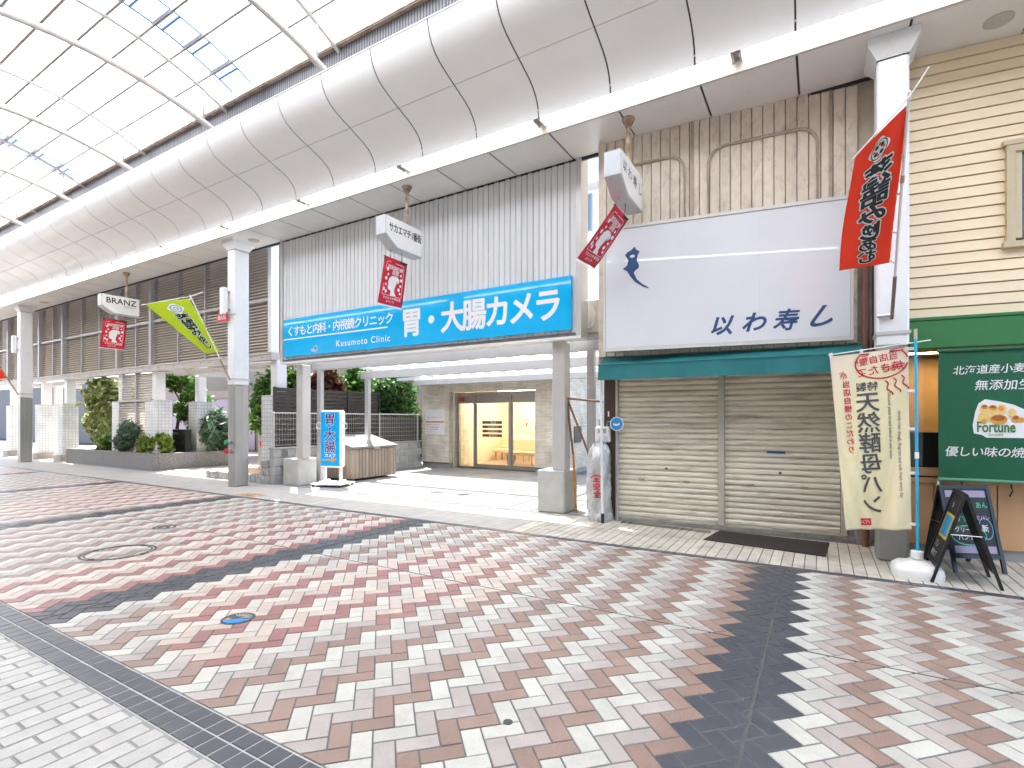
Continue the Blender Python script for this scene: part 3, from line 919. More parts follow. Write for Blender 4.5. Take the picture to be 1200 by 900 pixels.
# ================================================================== CLINIC FACADE OVER THE FORECOURT
fac = thing('clinic_screen_wall', 'grey vertically ribbed screen wall above the blue clinic sign', 'wall', (-6.8, 7.45, 2.8))
RIBM = mat('ribbed_cladding', (.66, .68, .69), .42, .05, 2, rnd=.05, dirt=.18, dscale=1.5, dcol=(.22, .22, .22), streak=(8, 8, .6))
npl = 66; wpl = (10.42 - 3.24) / npl
me = None
for i in range(npl):
    x = -10.42 + i * wpl
    if me is None:
        mb = MB(); w = wpl
        mb.prism([(0.012, 0, 0), (w - .012, 0, 0), (w - .004, .014, 0), (w, .03, 0), (0, .03, 0), (.004, .014, 0)], (0, 0, 2.75))
        me = bpy.data.meshes.new('cladding_plank'); me.from_pydata(mb.v, [], mb.f); me.materials.append(RIBM); me.update()
    place('cladding_plank', me, (x, 7.372 + (.004 if i % 2 else 0), 2.86), fac)
mb = MB(); mb.box(-10.5, -10.42, 7.35, 7.62, 2.78, 5.60); mb.box(-3.24, -3.15, 7.35, 7.62, 2.78, 5.60); part('edge_trim', mb, ALU, fac)
mb = MB(); mb.box(-10.42, -3.24, 7.425, 7.60, 2.80, 7.2); part('core_sun_stop', mb, GREYM, fac)  # wall core, carried up unseen past the planks to block stray sun
mb = MB(); mb.box(-10.498, -3.152, 7.34, 7.60, 2.755, 2.80); part('bottom_flashing', mb, W, fac)

s = thing('clinic_sign', 'long glossy blue signboard with white Japanese clinic lettering', 'sign', (-6.8, 7.34, 3.3))
BLUE = mat('clinic_blue', (.0, .45, .88), .035, .02, 2, spec=.6)
mb = MB(); mb.cbox(-10.33, -3.30, 7.315, 7.365, 2.90, 3.735, .004); part('panel', mb, BLUE, s)
mf = plane((-10.33, 7.3135, 2.90), (1, 0, 0), (0, 0, 1))
lettering(mf, [('くすもと内科・内視鏡クリニック', .232, .13, .47, {'bold': .012, 'spacing': .83}),
               ('胃・大腸カメラ', .56, 3.52, .215, {'bold': .026, 'spacing': .82, 'sx': .93})], PWHITE, s)
lettering(mf, [('Kusumoto Clinic', .185, 1.72, .115, {'bold': .006, 'spacing': 1.2})], PWHITE, s)
mb = MB(); flat(mb, mf, [(.0, .375), (3.17, .375), (3.17, .40), (.0, .40)]); part('rule', mb, PWHITE, s)
mb = MB(); flat(mb, mf, ellipse(1.05, .10, .12, .05, 16)); flat(mb, mf, ellipse(1.09, .15, .06, .04, 12)); part('cloud_mark', mb, mat('pale_blue', (.35, .60, .85), .2), s)

def ped_post(x0, x1, y0, y1, zt, px0_, px1_, py0, py1, ztop, lab):
    t = thing('canopy_post', lab, 'post', ((x0 + x1) / 2, (y0 + y1) / 2, 0), 'forecourt posts')
    mb = MB(); mb.cbox(x0, x1, y0, y1, 0, zt, .02); part('concrete_base', mb, CONC, t)
    mb = MB(); mb.cbox(px0_, px1_, py0, py1, zt, ztop, .008); part('shaft', mb, ALU, t)
ped_post(-3.97, -3.49, 7.46, 7.98, .69, -3.72, -3.50, 7.5, 7.72, 2.755, 'grey steel post on a concrete block beside the silver gas cover')
ped_post(-10.66, -10.10, 7.53, 8.03, .62, -10.27, -10.05, 7.6, 7.82, 2.755, 'grey steel post on a concrete block beside the blue standing sign')

# pergola roof over the forecourt
pg = thing('pergola_roof', 'grey aluminium pergola with clear polycarbonate roofing over the forecourt', 'pergola', (-6.8, 9.5, 0))
PALU = mat('pergola_alu', (.40, .40, .41), .35, .04, 3, metal=.2)
for (y, za, zb, xl, xr) in ((8.12, 2.67, 2.86, -10.38, -3.16), (9.61, 2.57, 2.77, -10.38, -3.16), (11.7, 2.52, 2.68, -10.38, -3.16)):
    mb = MB(); mb.cbox(xl, xr, y, y + .10, za, zb, .006); part('beam', mb, PALU, pg)
for i in range(15):
    x = -10.25 + i * .5
    mb = MB(); mb.box(x - .02, x + .02, 7.62, 12.8, 0, .05)
    for q in range(len(mb.v)):
        X_, Y_, Z_ = mb.v[q]; mb.v[q] = (X_, Y_, Z_ + 2.90 - (Y_ - 7.62) * .035)
    part('rafter', mb, PALU, pg)
POLY = sheet('polycarbonate', (.92, .94, .95), .55, .45)
for i in range(7):
    x = -10.25 + i * 1.0
    mb = MB(); mb.add([(x + .012, 7.62, 2.956), (x + .988, 7.62, 2.956), (x + .988, 12.8, 2.775), (x + .012, 12.8, 2.775)], [(0, 1, 2, 3)]); part('roof_panel', mb, POLY, pg)
for (x, y, zt) in ((-10.22, 8.12, 2.67), (-10.22, 9.61, 2.57), (-3.38, 8.12, 2.67), (-3.38, 9.61, 2.57)):
    mb = MB(); mb.cbox(x, x + .13, y - .0, y + .10, 0, zt, .006); part('post', mb, PALU, pg)

# ================================================================== CLINIC BUILDING
cl = thing('clinic_building', 'low clinic building with pale split stone front and lit glass entrance', 'building', (-8.4, 13.5, 0))
STONE = brickmat('split_stone', (.84, .78, .67), (.70, .64, .54), (.46, .40, .33), .30, .042, .003, .7, .5, .9, .08)
CX0, CX1, CY = -11.08, -5.90, 12.90
mb = MB()
mb.box(CX0, -10.0, CY, 13.2, .14, 2.80); mb.box(-6.94, CX1, CY, 13.2, .14, 2.80); mb.box(-10.0, -6.94, CY, 13.2, 2.37, 2.80)
part('front_wall', mb, STONE, cl)
part('side_wall', MB().box(CX0, CX0 + .2, 13.2, 18.5, 0, 2.8), STONE, cl); part('side_wall', MB().box(CX1 - .2, CX1, 13.2, 18.5, .14, 2.8), STONE, cl)
part('door_reveal', MB().box(-10.2, -10.0, 13.2, 13.95, 0.0, 2.50), STONE, cl); part('door_reveal', MB().box(-6.94, -6.74, 13.2, 13.95, 0.0, 2.50), STONE, cl)
PLI = mat('plinth', (.36, .36, .35), .7)
part('plinth', MB().box(CX0 - .01, -10.0, CY + .03, 13.2, 0, .14), PLI, cl); part('plinth', MB().box(-6.94, CX1 + .01, CY + .03, 13.2, 0, .14), PLI, cl); part('plinth', MB().box(CX1 - .2, CX1 - .01, 13.2, 18.5, 0, .14), PLI, cl)
mb = MB(); mb.box(CX0 - .012, -10.0, CY - .012, CY, .132, .15); mb.box(-6.94, CX1 + .012, CY - .012, CY, .132, .15); part('plinth_flashing', mb, BLACK, cl)
mb = MB(); mb.box(CX0 - .1, CX1 + .1, CY - .25, 18.6, 2.80, 3.1); part('roof', mb, W, cl)
mb = MB(); mb.box(CX0 - .08, CX1 + .08, 11.8, CY, 2.69, 2.78); part('eaves_soffit', mb, W, cl)
mb = MB(); mb.box(CX1, CX1 + .02, 13.25, 13.75, .86, 1.32); part('wall_box', mb, BLACK, cl)
FRM = mat('door_frame', (.40, .38, .35), .35, .05, metal=.5)
GL = glass('door_glass')
mb = MB(); mb.box(-10.0, -6.94, 13.34, 13.44, 2.24, 2.37); mb.box(-10.0, -6.94, 13.34, 13.44, 2.02, 2.08); mb.box(-10.0, -6.94, 13.34, 13.44, 0, .035)
for x in (-10.0, -9.87 + .5, -8.05, -6.99): mb.box(x, x + .06, 13.335, 13.445, .035, 2.24)
part('door_frame', mb, FRM, cl)
for xa, xb, nm in ((-9.94, -9.37, 'side_window'), (-9.31, -8.05, 'sliding_door'), (-7.99, -6.99, 'sliding_door')):
    d = part(nm, MB().box(xa + .002, xb - .002, 13.37, 13.378, .036, 2.02), GL, cl)
    if nm == 'sliding_door':
        mb = MB(); mb.box(xa + .002, xa + .05, 13.36, 13.388, .036, 2.0); mb.box(xb - .05, xb - .002, 13.36, 13.388, .036, 2.0); mb.box(xa + .05, xb - .05, 13.36, 13.388, .036, .12); part('door_stile', mb, FRM, d)
part('transom_panel', MB().box(-9.94, -6.99, 13.38, 13.40, 2.08, 2.24), FRM, cl)
mb = MB(); mb.tube([(-10.35, CY - .03, 0), (-10.35, CY - .03, 2.7)], .035, 8); mb.v = [(x + .42, y + .2, z) for x, y, z in mb.v]; part('downpipe', mb, ALU, cl)
# interior
WARMW = mat('warm_wall', (.80, .68, .50), .7, .03)
mb = MB(); mb.box(-10.3, -6.6, 16.6, 16.7, 0, 2.6); mb.box(-10.4, -10.3, 13.5, 16.7, 0, 2.6); mb.box(-6.6, -6.5, 13.5, 16.7, 0, 2.6); part('inner_wall', mb, WARMW, cl)
part('inner_floor', MB().box(-10.3, -6.6, 13.44, 16.6, -.01, .02), mat('wood_floor', (.42, .27, .15), .35, .1, 5), cl)
part('inner_ceiling', MB().box(-10.3, -6.6, 13.44, 16.6, 2.55, 2.6), mat('ceiling_warm', (.8, .72, .6), .8), cl)
part('ceiling_light', MB().box(-9.9, -7.0, 14.2, 14.5, 2.52, 2.548).box(-9.9, -7.0, 15.6, 15.9, 2.52, 2.548), emit('warm_panel_light', (1.0, .87, .70), 7.5), cl)
BROWN = mat('label_brown', (.20, .09, .04), .4)
dsg = [c for c in cl.children if c.name.startswith('sliding_door')]
for k in range(4):
    mb = MB(); z = 1.42 - k * .135; mb.cbox(-9.05, -8.33, 13.362, 13.368, z - .045, z + .045, .002); part('door_label', mb, BROWN, cl)
lettering(plane((-8.95, 13.359, 1.385), (1, 0, 0), (0, 0, 1)), [('内 科', .09, .2, 0, {}), ('消化器内科', .08, .1, -.133, {}), ('内視鏡内科', .08, .1, -.268, {}), ('肛門外科', .08, .14, -.403, {})], PWHITE, cl)
mb = MB(); mf = plane((-7.5, 13.362, 1.40), (1, 0, 0), (0, 0, 1))
stroke(mb, mf, ellipse(0, .02, .09, .11, 18, .3, 5.2), .025); flat(mb, mf, ellipse(.03, -.02, .04, .05, 10)); part('door_emblem', mb, mat('tan_print', (.45, .27, .12), .5), cl)
lettering(plane((-7.93, 13.362, 1.10), (1, 0, 0), (0, 0, 1)), [('くすもと内科・内視鏡クリニック', .062, 0, 0, {'spacing': .9})], MATS['tan_print'], cl)
part('red_notice', MB().box(-9.88, -9.72, 13.33, 13.334, 2.09, 2.22), RED, cl)
for xa, xb, y in ((-10.1, -8.8, 15.6), (-9.0, -7.0, 14.6)):
    b = thing('waiting_bench', 'padded cream waiting bench inside the clinic, %s' % ('at the back left' if xa < -9.5 else 'nearer the doors'), 'bench', ((xa + xb) / 2, y, 0.02))
    CREAM = mat('bench_vinyl', (.78, .62, .40), .4)
    mb = MB(); mb.cbox(xa, xb, y, y + .55, .34, .46, .02); part('seat', mb, CREAM, b)
    mb = MB(); mb.cbox(xa, xb, y + .47, y + .57, .48, .85, .02); part('backrest', mb, CREAM, b)
    for lx in (xa + .08, (xa + xb) / 2, xb - .08):
        for ly in (y + .06, y + .48):
            part('leg', MB().tube([(lx, ly, .02), (lx, ly, .34)], .025, 8), mat('bench_wood', (.5, .3, .14), .5), b)
n_ = thing('clinic_notice', 'white clinic timetable notice board fixed to the stone wall left of the entrance', 'notice', (-10.55, CY - .02, 1.4))
mb = MB(); mb.cbox(-10.95, -10.17, CY - .025, CY - .005, 1.03, 1.83, .004); part('board', mb, PWHITE, n_)
mf = plane((-10.95, CY - .028, 1.03), (1, 0, 0), (0, 0, 1))
mb = MB(); flat(mb, mf, [(0.02, .38), (.76, .38), (.76, .43), (.02, .43)]); part('orange_bar', mb, mat('notice_orange', (.6, .25, .08), .5), n_)
lettering(mf, [('くすもと内科クリニック', .06, .06, .52, {}), ('診療時間 月 火 水 木 金 土', .05, .03, .3, {}), ('9:00-12:00 ● ● ● ● ● ●', .045, .04, .22, {}), ('16:00-19:00 ● ● / ● ● /', .045, .04, .15, {}), ('休診日 日曜・祝日', .045, .04, .07, {})], mat('notice_ink', (.2, .18, .18), .5), n_)

# ================================================================== standing sign and storage bin
st = thing('standing_sign', 'blue illuminated standing sign with orange arrow on wheeled white frame', 'sign', (-9.52, 8.0, 0))
ang = R(18)
ex, ey = Vector((math.cos(ang), math.sin(ang), 0)), Vector((-math.sin(ang), math.cos(ang), 0))
so_ = Vector((-9.52, 8.0, 0))
TS = lambda x, y, z: so_ + ex * x + ey * y + Vector((0, 0, z))
mb = MB(TS); mb.cbox(-.27, .27, -.11, .11, .42, 1.72, .045); part('case', mb, W, st)
mb = MB(TS); mb.cbox(-.235, .235, -.118, -.112, .46, 1.68, .002); part('face_panel', mb, mat('stand_blue', (.0, .40, .85), .25), st)
mfs = lambda x, y: TS(x - .235, -.1205, y + .46)
SN_ = mat('stand_navy', (.02, .03, .22), .4)
lettering(mfs, vruns('胃', .27, .235, 1.17, bold=.05) + vruns('・', .2, .235, .93, bold=.07) + vruns('大腸', .27, .235, .82, .272, bold=.05), PWHITE, st, 'lettering_outline')
mfs2 = lambda x, y: TS(x - .235, -.122, y + .46)
lettering(mfs2, vruns('胃', .27, .235, 1.17, bold=.015) + vruns('・', .2, .235, .93, bold=.035) + vruns('大腸', .27, .235, .82, .272, bold=.015), SN_, st)
lettering(mfs2, [('カメラ', .10, .10, .205, {'bold': .02, 'spacing': .85})], PWHITE, st)
mb = MB(); flat(mb, mfs2, [(.06, .115), (.27, .125), (.27, .085), (.41, .145), (.27, .205), (.27, .155), (.06, .145)]); part('arrow', mb, mat('arrow_orange', (.85, .32, .01), .4), st)
for sgn in (-1, 1):
    mb = MB(TS); mb.tube([(sgn * .27, -.05, 1.30), (sgn * .36, -.05, 1.30), (sgn * .385, -.05, 1.33), (sgn * .385, -.05, 1.40), (sgn * .36, -.05, 1.43), (sgn * .27, -.05, 1.43)], .011, 8); part('handle', mb, W, st)
    mb = MB(TS); mb.cbox(sgn * .20 - .03, sgn * .20 + .03, -.03, .03, .06, .42, .004); part('leg', mb, W, st)
    mb = MB(TS); mb.prism([(sgn * .2 - .015, -.28, .06), (sgn * .2 - .015, .28, .06), (sgn * .2 - .015, .04, .26), (sgn * .2 - .015, -.04, .26)], (ex * .03)) if False else mb.cbox(sgn * .2 - .02, sgn * .2 + .02, -.20, .20, .075, .13, .004); part('gusset', mb, W, st)
mb = MB(TS); mb.cbox(-.38, .38, -.32, .32, .045, .075, .008); part('base_plate', mb, W, st)
for a in (-.33, .33):
    for b in (-.27, .27):
        mb = MB(TS); mb.tube([(a - .015, b, .022), (a + .015, b, .022)], .022, 10); part('caster', mb, BLACK, st)

bn = thing('storage_bin', 'wood slatted refuse bin with sloping grey lid behind the blue standing sign', 'bin', (-9.85, 9.5, 0))
BWOOD = mat('bin_wood', (.30, .24, .19), .55, .15, 6, rnd=.18, streak=(3, 3, .4))
BX0, BX1, BY0, BY1 = -10.75, -9.72, 8.75, 10.25
mb = MB(); mb.box(BX0 + .02, BX1 - .02, BY0 + .02, BY1 - .02, .05, .78); part('body', mb, BLACK, bn)
for k in range(14):
    y = BY0 + k * (BY1 - BY0) / 14
    mb = MB(); mb.cbox(BX1 - .018, BX1, y + .006, y + (BY1 - BY0) / 14 - .006, .06, .78, .003); part('slat', mb, BWOOD, bn)
for k in range(9):
    x = BX0 + k * (BX1 - BX0) / 9
    mb = MB(); mb.cbox(x + .005, x + (BX1 - BX0) / 9 - .005, BY0, BY0 + .018, .06, .78, .003); part('slat', mb, BWOOD, bn)
LID = mat('bin_lid', (.20, .19, .185), .4, .05)
mb = MB(); mb.prism([(BX1 + .03, BY0 - .03, .79), (BX1 + .03, BY0 - .03, .84), (BX0, BY0 - .03, 1.12), (BX0, BY0 - .03, .79)], (0, BY1 - BY0 + .06, 0)); recalc(part('lid', mb, LID, bn))
mb = MB(); sl = (1.12 - .84) / (BX0 - BX1 - .03)
f_ = lambda x, y: (x, y, .845 + (x - BX1 - .03) * sl)
mb.poly([f_(-10.05, 9.1), f_(-10.05, 9.6), f_(-10.4, 9.6), f_(-10.4, 9.1)]); part('paper_notice', mb, PWHITE, bn)
mb = MB(); mb.cbox(BX1 + .02, BX1 + .05, 9.4, 9.62, .76, .83, .005); part('latch', mb, STEEL, bn)

# ================================================================== FENCE, BLOCK WALL, HEDGE at the forecourt's left side
bw = thing('block_wall', 'low concrete block wall along the left side of the forecourt', 'wall', (-11.0, 10, 0))
BLK = mat('concrete_block', (.42, .42, .41), .9, .12, 8, .4, 60, rnd=.1, dirt=.35, dscale=2.5, dcol=(.17, .16, .15))
mb = MB(); mb.cbox(0, .15, .004, .396, .003, .197, .006)
me = bpy.data.meshes.new('concrete_block'); me.from_pydata(mb.v, [], mb.f); me.materials.append(BLK); me.update()
for r_ in range(4):
    for k in range(13):
        place('concrete_block', me, (-11.05, 7.45 + k * .4 - (.2 if r_ % 2 and k else 0), r_ * .203), bw)
part('mortar', MB().box(-11.04, -10.915, 7.46, 12.6, 0, .80), mat('mortar', (.30, .30, .29), .95), bw)
mb = MB(); mb.cbox(-11.06, -10.89, 7.44, 12.66, .812, .85, .005); part('coping', mb, BLK, bw)
fw = thing('wire_fence', 'grey welded wire mesh fence on top of the block wall', 'fence', (-10.95, 10, .82))
mb = MB()
for y in np.arange(7.5, 12.6, .075): mb.box(-10.953, -10.949, y - .002, y + .002, .88, 1.66)
for z in np.arange(.9, 1.67, .125): mb.box(-10.958, -10.952, 7.45, 12.62, z - .003, z + .003)
part('wire_mesh', mb, ALU, fw, stuff=True)
for y in (7.52, 9.2, 10.9, 12.55): part('post', MB().tube([(-10.98, y, .80), (-10.98, y, 1.70)], .022, 10), ALU, fw)
mb = MB(); mb.tube([(-10.955, 7.45, 1.665), (-10.955, 12.62, 1.665)], .012, 8); part('top_rail', mb, ALU, fw)
bf = thing('slat_fence', 'dark brown horizontal slat fence behind the wire mesh', 'fence', (-11.3, 9.5, 0))
DBR = mat('dark_brown_slat', (.028, .021, .019), .5, .15, 8, rnd=.15)
for k in range(17):
    z = .62 + k * .098
    mb = MB(); mb.cbox(-11.135, -11.115, 7.62, 11.05, z, z + .088, .004); part('slat', mb, DBR, bf)
for y in (7.64, 8.65, 9.85, 11.0):
    mb = MB(); mb.cbox(-11.15, -11.08, y - .03, y + .03, 0, 2.29, .004); part('post', mb, DBR, bf)
bf2 = thing('slat_fence', 'lower grey brown slat fence at the rear end of the wire mesh', 'fence', (-11.3, 11.9, 0))
GBR = mat('grey_brown_slat', (.07, .062, .058), .5, .15, 8, rnd=.12)
for k in range(12):
    z = .42 + k * .098
    mb = MB(); mb.cbox(-11.135, -11.115, 11.08, 12.85, z, z + .088, .004); part('slat', mb, GBR, bf2)
mb = MB(); mb.cbox(-11.15, -11.08, 12.8, 12.86, 0, 1.62, .004); part('post', mb, GBR, bf2)

def leaves(mb, c, rad, n, size, seed, lumps=26, lump_r=.30, asp=2.0, zcut=None, shell_=.55):
    """leaf-sized folded quads spread through a lumpy crown made of overlapping clumps"""
    g_ = np.random.default_rng(seed)
    c = np.array(c); rad = np.array(rad)
    cen = []
    for _ in range(lumps):
        d = g_.normal(size=3); d /= np.linalg.norm(d)
        cen.append(d * g_.uniform(.05, .72) ** .6)
    cen = np.array(cen); lr = g_.uniform(lump_r * .7, lump_r * 1.25, lumps)
    idx = g_.integers(0, lumps, n)
    d = g_.normal(size=(n, 3)); d /= np.linalg.norm(d, axis=1)[:, None]
    rr_ = g_.uniform(shell_, 1.05, n) ** .8
    rr_ = np.where(g_.random(n) < .16, g_.uniform(1.0, 1.55, n), rr_)
    p = (cen[idx] + d * (lr[idx] * rr_)[:, None]) * rad + c
    out = (cen[idx] + d * lr[idx][:, None])
    out /= np.linalg.norm(out, axis=1)[:, None] + 1e-6
    nrm = out * .6 + g_.normal(size=(n, 3)) * .55 + np.array([0, 0, .35]); nrm /= np.linalg.norm(nrm, axis=1)[:, None]
    t_ = np.cross(nrm, g_.normal(size=(n, 3))); t_ /= np.linalg.norm(t_, axis=1)[:, None]
    b_2 = np.cross(nrm, t_)
    sz = size * g_.uniform(.6, 1.35, n)[:, None]
    keep = np.ones(n, bool) if zcut is None else p[:, 2] > zcut
    p, t_, b_2, sz, nrm = p[keep], t_[keep], b_2[keep], sz[keep], nrm[keep]
    A = p - t_ * sz * asp * .5; B = p + b_2 * sz * .5 + nrm * sz * .12; C = p + t_ * sz * asp * .5; D = p - b_2 * sz * .5 + nrm * sz * .12
    V = np.stack([A, B, C, D], 1).reshape(-1, 3)
    o = len(mb.v)
    mb.v += [tuple(v) for v in V.tolist()]
    mb.f += [(o + 4 * i, o + 4 * i + 1, o + 4 * i + 2, o + 4 * i + 3) for i in range(len(p))]

LF_DK = leafmat('leaf_dark', (.025, .07, .02), (.08, .19, .04), (.20, .32, .07))
LF_MID = leafmat('leaf_mid', (.04, .11, .02), (.14, .28, .05), (.30, .42, .09))
LF_YEL = leafmat('leaf_variegated', (.10, .17, .04), (.50, .52, .20), (.82, .80, .50))
LF_GREY = leafmat('leaf_greygreen', (.05, .10, .06), (.15, .24, .14), (.30, .40, .26))
LF_RED = leafmat('leaf_redbrown', (.07, .02, .015), (.20, .06, .04), (.10, .16, .03))
LF_LIME = leafmat('leaf_lime', (.08, .14, .02), (.28, .36, .05), (.45, .5, .1))
BARK = mat('bark', (.13, .085, .055), .9, .3, 20, .6, 40)

def shrub(name, lab, c, rad, n, size, lm, seed, stem=True, cat='shrub', base=0, group=None, **kw):
    t = thing(name, lab, cat, (c[0], c[1], base), group)
    mb = MB(); leaves(mb, c, rad, n, size, seed, zcut=base + .02, **kw); part('foliage', mb, lm, t)
    if stem:
        g_ = random.Random(seed); mb = MB()
        for k in range(5):
            a = g_.uniform(0, 6.28); q = g_.uniform(.2, .6)
            mb.tube([(c[0] + .05 * math.cos(a), c[1] + .05 * math.sin(a), base), (c[0] + rad[0] * .25 * math.cos(a), c[1] + rad[1] * .25 * math.sin(a), base + (c[2] - base) * .6),
                     (c[0] + rad[0] * q * math.cos(a), c[1] + rad[1] * q * math.sin(a), c[2] + rad[2] * .3)], [.03, .022, .01], 6)
        part('stem', mb, BARK, t)
    return t
GH = 'hedge shrubs behind the slat fence'
shrub('hedge_shrub', 'leafy green shrub rising behind the left end of the slat fence', (-12.1, 8.5, 1.75), (.8, 1.0, 1.3), 8000, .075, LF_MID, 11, group=GH)
shrub('hedge_shrub', 'shrub with red brown new leaves above the slat fence', (-11.95, 9.75, 1.95), (.6, .7, 1.25), 5500, .07, LF_RED, 12, group=GH)
shrub('hedge_shrub', 'dense green shrub to the right of the red leaved one behind the fence', (-12.0, 10.8, 1.85), (.7, 1.0, 1.3), 8000, .075, LF_MID, 13, group=GH)
shrub('hedge_shrub', 'dark green shrub against the clinic wall behind the lower fence', (-12.0, 12.5, 1.75), (.75, 1.3, 1.4), 9500, .08, LF_DK, 14, group=GH)

# ================================================================== LOUVRED SCREEN BUILDING AT LEFT
LY = 7.75
ls = thing('louvre_screen', 'tall taupe louvred screen on white posts in front of the apartments', 'screen', (-20, LY, 3.0))
LOUV = mat('louvre_blade', (.60, .53, .46), .5, .06, 3, dirt=.12, dscale=2)
POSTG = mat('screen_post', (.40, .385, .38), .4, .05, 3, dirt=.1, dscale=3)
mull = [-31.8, -30.4, -29.04, -27.4, -25.7, -24.57, -23.54, -22.1, -20.71, -19.31, -18.2, -17.16, -15.73, -14.34, -12.87, -11.38]
thick = {-29.04, -25.7, -23.54, -19.31, -17.16, -11.38, -31.8}
def louv(mb, x0, x1, z0, z1, p=.076):
    z = z0 + .01
    while z < z1 - .05:
        mb.add([(x0, LY + .03, z), (x1, LY + .03, z), (x1, LY + .10, z + .052), (x0, LY + .10, z + .052), (x0, LY + .032, z - .008), (x1, LY + .032, z - .008), (x1, LY + .104, z + .045), (x0, LY + .104, z + .045)],
               [(0, 1, 2, 3), (4, 7, 6, 5), (0, 4, 5, 1), (2, 6, 7, 3)])
        z += p
for i in range(len(mull) - 1):
    for z0, z1 in ((3.14, 4.40), (4.47, 7.2)):  # top extended out of view so no sun slips over the screen
        mb = MB(); louv(mb, mull[i] + .03, mull[i + 1] - .03, z0, z1); part('louvre_panel', mb, LOUV, ls, stuff=True)
for x in mull:
    w = .065 if x in thick else .024
    mb = MB(); mb.box(x - w, x + w, LY - (.07 if x in thick else .0), LY + .14, 3.13, 7.2); part('mullion', mb, W if x == -11.38 else POSTG, ls)  # mullions extended to the same unseen height as the louvres
mb = MB(); mb.box(-32, -11.34, LY - .012, LY + .1, 4.40, 4.47); part('mid_rail', mb, POSTG, ls)
BEAM = mat('beam_paint', (.50, .47, .44), .5, .08, 5, dirt=.3, dscale=4, dcol=(.25, .2, .15))
mb = MB(); mb.box(-32, -11.30, LY - .09, LY + .16, 3.09, 3.13); mb.box(-32, -11.30, LY - .07, LY + .12, 2.95, 3.09); part('edge_beam', mb, BEAM, ls)
mb = MB()
for x in np.arange(-31.5, -11.4, .45): mb.tube([(x, LY - .085, 3.03), (x, LY - .06, 3.03)], .018, 6)
part('beam_bolts', mb, GREYM, ls, stuff=True)
for x in (-29.04, -23.54, -17.16, -14.34, -11.38):
    mb = MB(); mb.box(x - .06, x + .06, LY + .12, 10.2, 2.93, 3.08); part('cross_beam', mb, BEAM, ls)
mb = MB(); mb.box(-32, -11.3, 8.75, 8.9, 2.93, 3.09); part('rear_beam', mb, BEAM, ls)
mb = MB(); mb.box(-32, -11.36, LY + .45, LY + .5, 3.13, 7.2); part('screen_backing', mb, mat('screen_back', (.42, .40, .38), .7), ls)  # backing also raised unseen to block sun from behind
# lower louvre infill between two pillars
mb = MB(); louv(mb, -19.35, -18.24, .5, 2.95); part('louvre_panel', mb, LOUV, ls, stuff=True)
mb = MB(); louv(mb, -18.16, -17.24, .5, 2.95); part('louvre_panel', mb, LOUV, ls, stuff=True)
mb = MB(); mb.box(-18.235, -18.165, LY, LY + .14, .45, 2.95); mb.box(-19.35, -17.24, LY - .012, LY + .1, 2.06, 2.13); part('mullion', mb, POSTG, ls)

PTILE = brickmat('pillar_tile', (.70, .71, .70), (.63, .65, .65), (.40, .42, .43), .098, .098, .007, .3, 0, .5)
pls = [(-29.45, 'leftmost white tiled pillar in the picture'), (-26.3, 'second white tiled pillar from the left, right of the far column'), (-24.15, 'third white tiled pillar from the left, at the left end of the planter'),
       (-19.80, 'white tiled pillar just right of the variegated bush'), (-17.62, 'white tiled pillar at the right end of the lower louvre'), (-11.60, 'white tiled pillar beside the dark slat fence')]
for i, (x, lb) in enumerate(pls):
    t = thing('tiled_pillar', lb, 'pillar', (x + .23, 8.0, 0), 'tiled pillars under the louvred screen')
    wdt = .44 if i == 5 else .46 if i != 4 else .62
    zb = .003 if i == 5 else .22
    ya_ = 7.62 if i == 5 else 7.76
    mb = MB(); mb.box(x, x + wdt, ya_, ya_ + .48, zb, 2.09); part('tiled_base', mb, PTILE, t)
    if i != 5:
        mb = MB(); mb.cbox(x - .1, x + wdt + .1, 7.66, 8.34, 0, zb - .001, .01); part('plinth', mb, mat('plinth_stone', (.38, .33, .28), .8, .1, 8, .3, 50), t)
    cx_ = min(mull, key=lambda q: abs(q - x - wdt / 2))
    mb = MB(); mb.cbox(cx_ - .13, cx_ + .13, 7.80, 8.06, 2.09, 2.95, .008); part('steel_post', mb, W, t)
for x, lb in ((-27.6, 'rear tiled pillar seen between the left pillars'), (-22.9, 'rear tiled pillar partly hidden by the variegated bush'), (-17.55, 'rear tiled pillar beside the dark stone name plate')):
    t = thing('tiled_pillar', lb, 'pillar', (x + .2, 8.9, 0), 'rear tiled pillars')
    dy_ = .42 if x == -17.55 else 0
    mb = MB(); mb.box(x, x + .5, 8.56 + dy_, 9.06 + dy_, .0, 2.08); part('tiled_base', mb, PTILE, t)
    mb = MB(); mb.cbox(x + .12, x + .36, 8.7 + dy_, 8.94 + dy_, 2.08, 2.93, .008); part('steel_post', mb, W, t)

# planter
pl = thing('granite_planter', 'low speckled granite planter wall in front of the shrubs', 'planter', (-19.8, 8.2, 0))
GRAN = mat('granite', (.22, .215, .21), .7, .7, 28, .3, 80, dirt=.15, dscale=3)
xs_ = [-22.82, -21.4, -19.95, -18.5, -16.75]
for i in range(4):
    mb = MB(); mb.cbox(xs_[i] + .002, xs_[i + 1] - .002, 7.57, 7.72, 0, .50, .008); part('granite_slab', mb, GRAN, pl)
for y0, y1 in ((7.725, 8.8), (8.803, 9.9)):
    mb = MB(); mb.cbox(-16.9, -16.752, y0, y1, 0, .5, .008); part('granite_slab', mb, GRAN, pl)
mb = MB(); mb.box(-22.8, -16.9, 7.72, 10.2, 0, .44); part('soil', mb, mat('soil', (.06, .045, .03), .95, .3, 20, .6, 30), pl)
shrub('variegated_shrub', 'large bushy shrub with yellow variegated leaves in the granite planter', (-21.35, 8.45, 1.62), (1.75, .8, 1.35), 20000, .115, LF_YEL, 21, base=.44, lumps=34, lump_r=.30)
